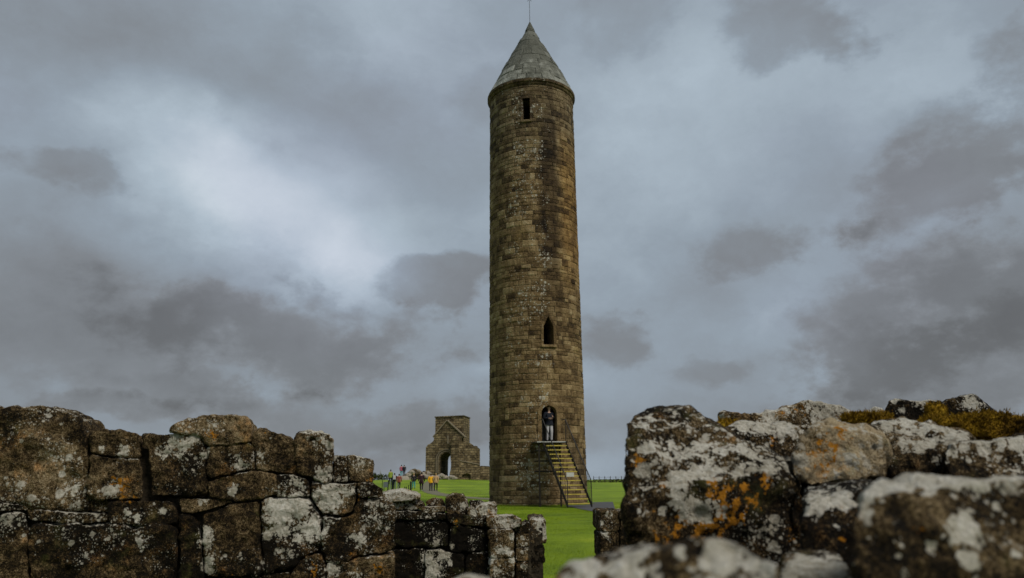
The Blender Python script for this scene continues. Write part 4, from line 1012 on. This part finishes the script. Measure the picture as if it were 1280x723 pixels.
    for k in range(4):
        for i in range(5): block(root, -.16+i*.52+.1*(k % 2), .36+i*.52+.1*(k % 2), zz[k], zz[k+1], plane=(.90, 0), thick=.32, detail=8)
        for i in range(2): block(root, 2.62+i*.5, 3.12+i*.5, zz[k], zz[k+1], plane=(2.5, 0), thick=.5, detail=8)
right_wall()

# ------------------------------------------------------------------ people
M_SKIN = plain('skin', (.42, .26, .19), .6, .08, 20); M_HAIR = plain('hair', (.02, .015, .011), .7, .3, 40); M_FAIR = plain('fair_hair', (.30, .2, .08), .7, .3, 40)
def cloth(n, c): return plain(n, c, .9, .2, 9)
SK = dict(pel=(0, 0, .93, .135, .10), spine=(0, .0, 1.12, .135, .10), chest=(0, .0, 1.32, .155, .11), neck=(0, .0, 1.47, .058, .058), jaw=(0, -.025, 1.56, .066, .075), head=(0, -.01, 1.645, .078, .095), crown=(0, 0, 1.71, .055, .07))
def person(label, loc, face, h, top, bottom, hair=M_HAIR, shoes=M_RAIL, stride=.12, arms='down', coat=.80, group=None, bag=None, parent_z=None):
    """one skinned body with clothes cut from the same surface; faces -Y before turning"""
    V = []; E = []; Rr = []; T = []
    def v(p, r, tag_):
        V.append(p[:3]); Rr.append(r if isinstance(r, tuple) else (r, r)); T.append(tag_); return len(V)-1
    def chain(start, pts, tag_):
        prev = start
        for (p, r) in pts:
            k = v(p, r, tag_); E.append((prev, k)); prev = k
        return prev
    ids = {}; prev = None
    for k, q in SK.items():
        i = v(q[:3], (q[3], q[4]), 'torso' if k in ('pel', 'spine', 'chest') else 'head'); ids[k] = i
        if prev is not None: E.append((prev, i))
        prev = i
    for s in (-1, 1):
        st = stride*s
        chain(ids['pel'], [((.095*s, 0, .88), .095, 'leg'), ], 'leg') if False else None
        hip = chain(ids['pel'], [((.095*s, 0, .86), .092)], 'leg')
        ank = chain(hip, [((.10*s, -.03-st*.6, .49), .062), ((.10*s, .02-st, .10), .042)], 'leg')
        chain(ank, [((.105*s, -.03-st, .045), .042), ((.115*s, -.13-st, .035), .032)], 'foot')
        if arms == 'down' or (arms == 'phone' and False): pts = [((.20*s, 0, 1.385), .062), ((.255*s, .02, 1.12), .046), ((.245*s, -.06+st*.4, .88), .034)]
        elif arms == 'front': pts = [((.20*s, 0, 1.385), .062), ((.27*s, .03, 1.14), .046), ((.10*s, -.22, 1.16+.04*s), .034)]
        else: pts = [((.20*s, 0, 1.385), .062), ((.27*s, -.02, 1.14), .046), ((.16*s, -.22, 1.28), .034)]
        w = chain(ids['chest'], pts, 'arm'); a = np.array(pts[-1][0]); d = a-np.array(pts[-2][0]); d = d/np.linalg.norm(d)
        sx = np.cross(d, [1, 0, 0]) if abs(d[0]) < .6 else np.cross(d, [0, 0, 1]); sx /= np.linalg.norm(sx)
        palm = chain(w, [(tuple(a+d*.07), (.036, .02))], 'hand')
        for f in range(4):
            o = sx*(.024*(f-1.5)); L = (.075, .085, .08, .06)[f]
            chain(palm, [(tuple(a+d*.10+o), .0095), (tuple(a+d*(.10+L)+o+np.array([-.012*s, -.015, 0])), .008)], 'hand')
        chain(w, [(tuple(a+d*.04+sx*-.035), .011), (tuple(a+d*.085+sx*-.052), .009)], 'hand')
    me = bpy.data.meshes.new('b'); me.from_pydata(V, E, []); ob = bpy.data.objects.new('t', me); COL.objects.link(ob)
    md = ob.modifiers.new('s', 'SKIN'); md.use_smooth_shade = True; md.branch_smoothing = .6
    for i, r in enumerate(Rr): me.skin_vertices[0].data[i].radius = r
    me.skin_vertices[0].data[ids['pel']].use_root = True
    sb = ob.modifiers.new('d', 'SUBSURF'); sb.levels = 1; sb.render_levels = 1
    dg = bpy.context.evaluated_depsgraph_get(); body = bpy.data.meshes.new_from_object(ob.evaluated_get(dg)); bpy.data.objects.remove(ob, do_unlink=True)
    co_ = get_co(body); nr = np.empty(len(co_)*3, np.float32); body.vertex_normals.foreach_get('vector', nr); nr = nr.reshape(-1, 3).astype(float)
    sc = h/1.78; c, s = cos(face), sin(face); RZ = np.array([[c, -s, 0], [s, c, 0], [0, 0, 1]]); loc = np.array(loc, float)
    Em = np.array([(np.array(V[a])+np.array(V[b]))/2 for a, b in E]); Ea = np.array([V[a] for a, b in E]); Eb = np.array([V[b] for a, b in E]); Et = [T[b] for a, b in E]
    def region(q):
        ab = Eb-Ea; t = np.clip(((q-Ea)*ab).sum(1)/((ab**2).sum(1)+1e-9), 0, 1); d = np.linalg.norm(Ea+ab*t[:, None]-q, axis=1); return Et[int(d.argmin())]
    polys = [tuple(p.vertices) for p in body.polygons]; cen = [co_[list(p)].mean(0) for p in polys]; reg = [region(q) for q in cen]
    def xf(q): return (RZ @ (q.T*sc)).T+loc
    root = empty('person', tuple(loc)); tag(root, label, 'person', group)
    bmesh_ = mesh(xf(co_), polys); bpy.data.meshes.remove(body); link('body', bmesh_, M_SKIN, root, smooth=True)
    def shell(name, cond, off, mat, flare=None):
        fs = [p for p, q, r in zip(polys, cen, reg) if cond(q, r)]
        if not fs: return
        us = sorted({i for f in fs for i in f}); mp = {u: k for k, u in enumerate(us)}; q = co_[us]+nr[us]*off
        if flare is not None: q = flare(q)
        o = link(name, mesh(xf(q), [tuple(mp[i] for i in f) for f in fs]), mat, root, smooth=True)
    def fl(q):
        k = np.clip((1.1-q[:, 2])/.4, 0, 1)*(np.abs(q[:, 0]) < .21)
        q = q.copy(); q[:, 0] *= 1+.22*k; q[:, 1] *= 1+.35*k; return q
    shell('trousers', lambda q, r: (r == 'leg' and q[2] > .07) or (r == 'torso' and q[2] < 1.02), .012, bottom)
    shell('jacket', lambda q, r: r in ('torso', 'arm') and q[2] > coat-.0 or (r == 'leg' and q[2] > coat), .026, top, fl)
    shell('shoes', lambda q, r: r == 'foot' or (r == 'leg' and q[2] < .09), .01, shoes)
    shell('hair', lambda q, r: r == 'head' and (q[2] > 1.67 or (q[1] > .0 and q[2] > 1.52)), .014, hair)
    # nose, ears and eyes
    bm = bmesh.new()
    for (p, r_) in (((0, -.113, 1.615), .014), ((-.082, .0, 1.62), .02), ((.082, .0, 1.62), .02)):
        bmesh.ops.create_icosphere(bm, subdivisions=1, radius=r_*sc, matrix=Matrix.Translation(Vector(xf(np.array([p]))[0].tolist())))
    link('face', bm_mesh(bm), M_SKIN, root)
    for s_ in (-1, 1):
        bm = bmesh.new(); bmesh.ops.create_icosphere(bm, subdivisions=1, radius=.010*sc, matrix=Matrix.Translation(Vector(xf(np.array([(.033*s_, -.098, 1.645)]))[0].tolist()))); link('eye', bm_mesh(bm), M_RAIL, root)
    if bag is not None:
        bm = bmesh.new(); q = xf(np.array([(0, .19, 1.22)]))[0]; box_bm(bm, q, (.30*sc, .17*sc, .42*sc), rz=face, bevel=.04*sc); link('backpack', bm_mesh(bm), bag, root)
    return root
def people():
    B = lambda n, c: cloth(n, c)
    navy, blk, mar = B('navy_cloth', (.009, .011, .018)), B('black_cloth', (.012, .011, .012)), B('maroon_cloth', (.03, .012, .016))
    yel, tan_, red = B('yellow_cloth', (.70, .36, .012)), B('tan_cloth', (.40, .26, .13)), B('brick_cloth', (.20, .055, .04))
    hv, teal, pink, grey, wht = B('hi_vis_cloth', (.19, .24, .03)), B('teal_cloth', (.03, .22, .23)), B('pink_cloth', (.30, .07, .11)), B('pale_grey_cloth', (.40, .39, .40)), B('white_shoe', (.55, .55, .55))
    def P(px, py): return gpt(px, py)
    G = 'visitors walking to the priory ruin'
    away = pi
    def go(label, px, py, hpx, **kw):
        q = P(px, py); d = np.dot(q-CAM, FWD); h = hpx*d/FPX*1.0
        h = min(1.9, max(1.5, h)); person(label, q, h=h, **kw)
    go('visitor in bright yellow jacket and dark trousers walking away', 538.5, 614, 22, face=away+.1, top=yel, bottom=blk, group=G)
    go('visitor in tan jacket walking beside the yellow jacket', 544.6, 614, 22.5, face=away-.1, top=tan_, bottom=blk, hair=M_FAIR, stride=-.12, group=G)
    go('visitor in long dark maroon coat and white shoes', 526.6, 614, 24, face=away, top=mar, bottom=blk, shoes=wht, coat=.68, group=G)
    go('visitor in black top and teal trousers beside a dark post', 517, 611, 19.5, face=away+.4, top=blk, bottom=teal, hair=M_FAIR, group=G)
    go('visitor in brick red jacket with arms by the sides among stakes', 498.6, 612, 18, face=away, top=red, bottom=blk, group=G)
    go('visitor in navy jacket carrying a grey backpack among stakes', 492.8, 611.5, 20, face=away, top=navy, bottom=navy, bag=grey, group=G)
    go('visitor in lime hi-vis jacket with black hood', 488.0, 606, 19, face=away+.7, top=hv, bottom=blk, group=G)
    # the pair on the mound
    for px, lab, tp, bt in ((501.6, 'visitor in pink top and teal trousers standing on the skyline', pink, teal), (505, 'visitor in navy top and dark trousers standing on the skyline', navy, navy)):
        q = at(px, 595.3, 112); b = q.copy(); 
        person(lab, b, pi+.2, 1.62, tp, bt, group='visitors on the skyline', stride=.03)
        bm = bmesh.new(); g = ground(q[0], q[1])
        if q[2] > g:
            bmesh.ops.create_icosphere(bm, subdivisions=2, radius=1)
            hh = q[2]-g+.02
            for v in bm.verts:
                k = 1+.12*sin(v.co.x*5+v.co.y*3); v.co = Vector((v.co.x*1.0*k+q[0], v.co.y*.9*k+q[1], g-.3+max(-1, min(1, v.co.z*1.3))*(hh+.3)))
            tag(link('outcrop', bm_mesh(bm), M_RUBBLE, smooth=True), 'low stone footing under a visitor on the skyline', 'outcrop', 'stone footings on the skyline')
    # the visitor in the doorway
    thd = DOOR['th']; q = np.array(tpos(thd+.02, ZL-.005, R0-.22))
    person('visitor in dark jacket and pale trousers standing in the tower doorway', q, thd+.15, 1.72, navy, grey, arms='front', stride=.04)
people()

# ------------------------------------------------------------------ stakes, notice, far hedge and fence
def furniture():
    g1, g2 = plain('stake_dark', (.02, .03, .03), .6), plain('stake_pale', (.33, .38, .35), .6)
    for (px, pt, Yd, r, mt, lab) in ((478, 601, 46, .018, g1, 0), (488.2, 600, 46, .028, g2, 1), (490.6, 602, 46, .05, g1, 0), (494.5, 603, 46, .028, g2, 1), (497.6, 605, 46, .028, g2, 1), (513.6, 603, 46, .05, g1, 0), (506.2, 609, 46, .025, g1, 0), (508.2, 609, 46, .025, g1, 0), (510.8, 607, 46, .025, g1, 0), (485.5, 601, 46, .022, g1, 0)):
        b = gxy(px, Yd); t = at(px, pt, Yd); bm = bmesh.new(); bar_bm(bm, b-np.array([0, 0, .1]), (b[0], b[1], t[2]), r, 8)
        bmesh.ops.create_icosphere(bm, subdivisions=1, radius=r*1.25, matrix=Matrix.Translation((b[0], b[1], float(t[2]))))
        tag(link('stake', bm_mesh(bm), mt), ('thin dark green stake set in the lawn', 'slim pale stake set in the lawn')[lab], 'stake', ('dark stakes in the lawn', 'pale stakes in the lawn')[lab])
    b = gxy(482.5, 52); z0, z1 = at(482.5, 609.5, 52)[2], at(482.5, 602.5, 52)[2]
    r = empty('notice_board', tuple(b)); tag(r, 'small grey notice panel on two legs on the lawn', 'sign')
    bm = bmesh.new(); box_bm(bm, (b[0], b[1], (z0+z1)/2), (.34, .03, z1-z0), bevel=.004); link('panel', bm_mesh(bm), plain('grey_panel', (.16, .18, .18), .5), r)
    for s in (-.12, .12):
        bm = bmesh.new(); box_bm(bm, (b[0]+s, b[1]+.02, (b[2]+z0)/2-.05), (.035, .035, z0-b[2]+.1)); link('leg', bm_mesh(bm), g1, r)
    # far hedge and bushes
    mt, t, bs = newmat('far_foliage', .9, .1); p = t.pos(); t.put(bs.inputs['Base Color'], t.ramp(t.noise(p, 3, 5), [(.3, (.012, .018, .006)), (.7, (.06, .075, .018))]))
    def bush(name, label, q, w, d, h, n, grp=None):
        n = int(n); R = np.random.default_rng(n+int(abs(q[0])*10)); c = R.uniform(-1, 1, (n, 3)); c = c[(c**2).sum(1) < 1.1]; k = len(c)
        lob = 1+.25*np.sin(c[:, 0]*9+q[0])*np.cos(c[:, 1]*5)
        P = np.stack([q[0]+c[:, 0]*w/2, q[1]+c[:, 1]*d/2, q[2]+(.45+c[:, 2]*.5*lob)*h], 1)
        u = R.normal(0, 1, (k, 3)); u /= np.linalg.norm(u, axis=1)[:, None]; v = np.cross(u, R.normal(0, 1, (k, 3))); v /= np.linalg.norm(v, axis=1)[:, None]
        s = .16*min(1.5, max(.7, h/1.5)); s = s*R.uniform(.6, 1.3, (k, 1))
        T = np.concatenate([P-u*s, P+v*s*.6, P+u*s, P-v*s*.6], 1).reshape(-1, 3)
        r = empty(name, tuple(q)); tag(r, label, 'hedge' if name == 'hedge' else 'bush', grp)
        me = mesh(T, np.arange(4*k).reshape(-1, 4).tolist()); link('foliage', me, mt, r)
        bm = bmesh.new(); bar_bm(bm, (q[0], q[1], q[2]-.2), (q[0]+.1, q[1], q[2]+h*.6), .06); link('stem', bm_mesh(bm), M_DARKWOOD, r)
    q = gxy(476, 116); bush('hedge', 'low dark hedge along the brow left of the rubble', q, 3.4, 1.2, .9, 900)
    q = gxy(468.2, 125); q[2] = at(468, 597.5, 125)[2]-.2; bush('bush', 'small rounded dark bush on the brow', q, .75, .8, 1.05, 260)
    q = gxy(770, 131); bush('hedge', 'thin dark hedge line along the far edge of the field', q, 12.0, 1.0, .55, 1500)
    r = empty('field_fence', tuple(gxy(762, 128))); tag(r, 'far post and wire fence along the field edge', 'fence')
    pts = []
    for k in range(9):
        q = gxy(742+k*7.0, 128); pts.append(q); bm = bmesh.new(); box_bm(bm, (q[0], q[1], q[2]+.45), (.10, .10, 1.1)); link('fence_post', bm_mesh(bm), M_DARKWOOD, r)
    for hh in (.5, .85):
        bm = bmesh.new()
        for a, b in zip(pts[:-1], pts[1:]): bar_bm(bm, a+np.array([0, 0, hh]), b+np.array([0, 0, hh]), .015, 4)
        link('wire', bm_mesh(bm), M_RAIL, r)
    q = gxy(475.3, 126); zt = at(475.3, 589, 126)[2]; bm = bmesh.new(); zb = q[2]-.3
    bmesh.ops.create_cone(bm, cap_ends=True, segments=4, radius1=.52, radius2=.07, depth=(zt-zb), matrix=Matrix.Translation((q[0], q[1], (zt+zb)/2)) @ Matrix.Rotation(pi/4, 4, 'Z'))
    bar_bm(bm, (q[0], q[1], zt-.1), (q[0], q[1], zt+.12), .03)
    tag(link('stone_marker', bm_mesh(bm), plain('grey_stone', (.22, .23, .24), .9)), 'small pale pointed stone marker on the brow', 'marker')
furniture()

# ------------------------------------------------------------------ grass blades
def blades(name, n, x0, x1, y0, y1, h0, h1, w, label, seed, inside=None):
    R = np.random.default_rng(seed); x = R.uniform(x0, x1, n); y = y0+(y1-y0)*R.random(n)**1.15
    ok = np.hypot(x-TX, y-TY) > R0+.02
    if inside is not None: ok &= inside(x, y)
    x, y = x[ok], y[ok]; n = len(x); z = np.array([ground(a, b) for a, b in zip(x, y)])-.01
    cl = .6+.5*(vnoise(np.stack([x*1.3, y*1.3, x*0], 1), 3)*.5+.5)+.3*vnoise(np.stack([x*.4, y*.4, x*0], 1), 5)
    h = R.uniform(h0, h1, n)*cl; a = R.uniform(0, 2*pi, n); ln = R.uniform(0, .7, n)*h; b = R.uniform(0, 2*pi, n)
    P = np.stack([x, y, z], 1); S_ = np.stack([np.cos(a)*w, np.sin(a)*w, 0*a], 1); T = P+np.stack([np.cos(b)*ln, np.sin(b)*ln, h], 1)
    V = np.concatenate([P-S_, P+S_, T], 1).reshape(-1, 3).astype(np.float32)
    me = bpy.data.meshes.new('m'); me.vertices.add(3*n); me.vertices.foreach_set('co', V.ravel()); me.loops.add(3*n); me.loops.foreach_set('vertex_index', np.arange(3*n, dtype=np.int32))
    me.polygons.add(n); me.polygons.foreach_set('loop_start', np.arange(0, 3*n, 3, dtype=np.int32)); me.update(calc_edges=True); me.validate()
    fattr(me, 'tone', np.repeat(R.random(n), 3)); tag(link(name, me, M_BLADE), label, None, kind='stuff')
def offpath(x, y):
    ins = np.zeros(len(x), bool); n = len(_p3)
    for k in range(n):
        a, b = _p3[k], _p3[(k+1) % n]; c = (a[1] > y) != (b[1] > y)
        ins ^= c & (x < (b[0]-a[0])*(y-a[1])/(b[1]-a[1]+1e-9)+a[0])
    return ~ins
blades('grass', 330000, -1.2, 6, 9, 40, .016, .038, .0032, 'short mown grass in front of the tower', 1, offpath)
blades('grass', 130000, -14, 1.0, 27, 66, .015, .04, .007, 'short mown grass between the tower and the visitors', 2)
_a = np.random.default_rng(5).uniform(0, 2*pi, 9000); _rr = R0+.02+np.abs(np.random.default_rng(6).normal(0, .16, 9000))
def foot_tufts():
    n = 9000; R = np.random.default_rng(8); x = TX+_rr*np.sin(_a); y = TY-_rr*np.cos(_a); h = R.uniform(.04, .16, n)*np.exp(-(_rr-R0)*2); b = R.uniform(0, 2*pi, n); V = []
    P = np.stack([x, y, np.zeros(n)-.01], 1); S_ = np.stack([np.cos(b)*.005, np.sin(b)*.005, 0*b], 1); T = P+np.stack([np.cos(b+1)*h*.4, np.sin(b+1)*h*.4, h], 1)
    me = mesh(np.concatenate([P-S_, P+S_, T], 1).reshape(-1, 3), np.arange(3*n).reshape(-1, 3).tolist()); fattr(me, 'tone', np.repeat(R.random(n)*.6, 3))
    tag(link('grass_tufts', me, M_BLADE), 'longer uncut grass round the foot of the tower', None, kind='stuff')
foot_tufts()
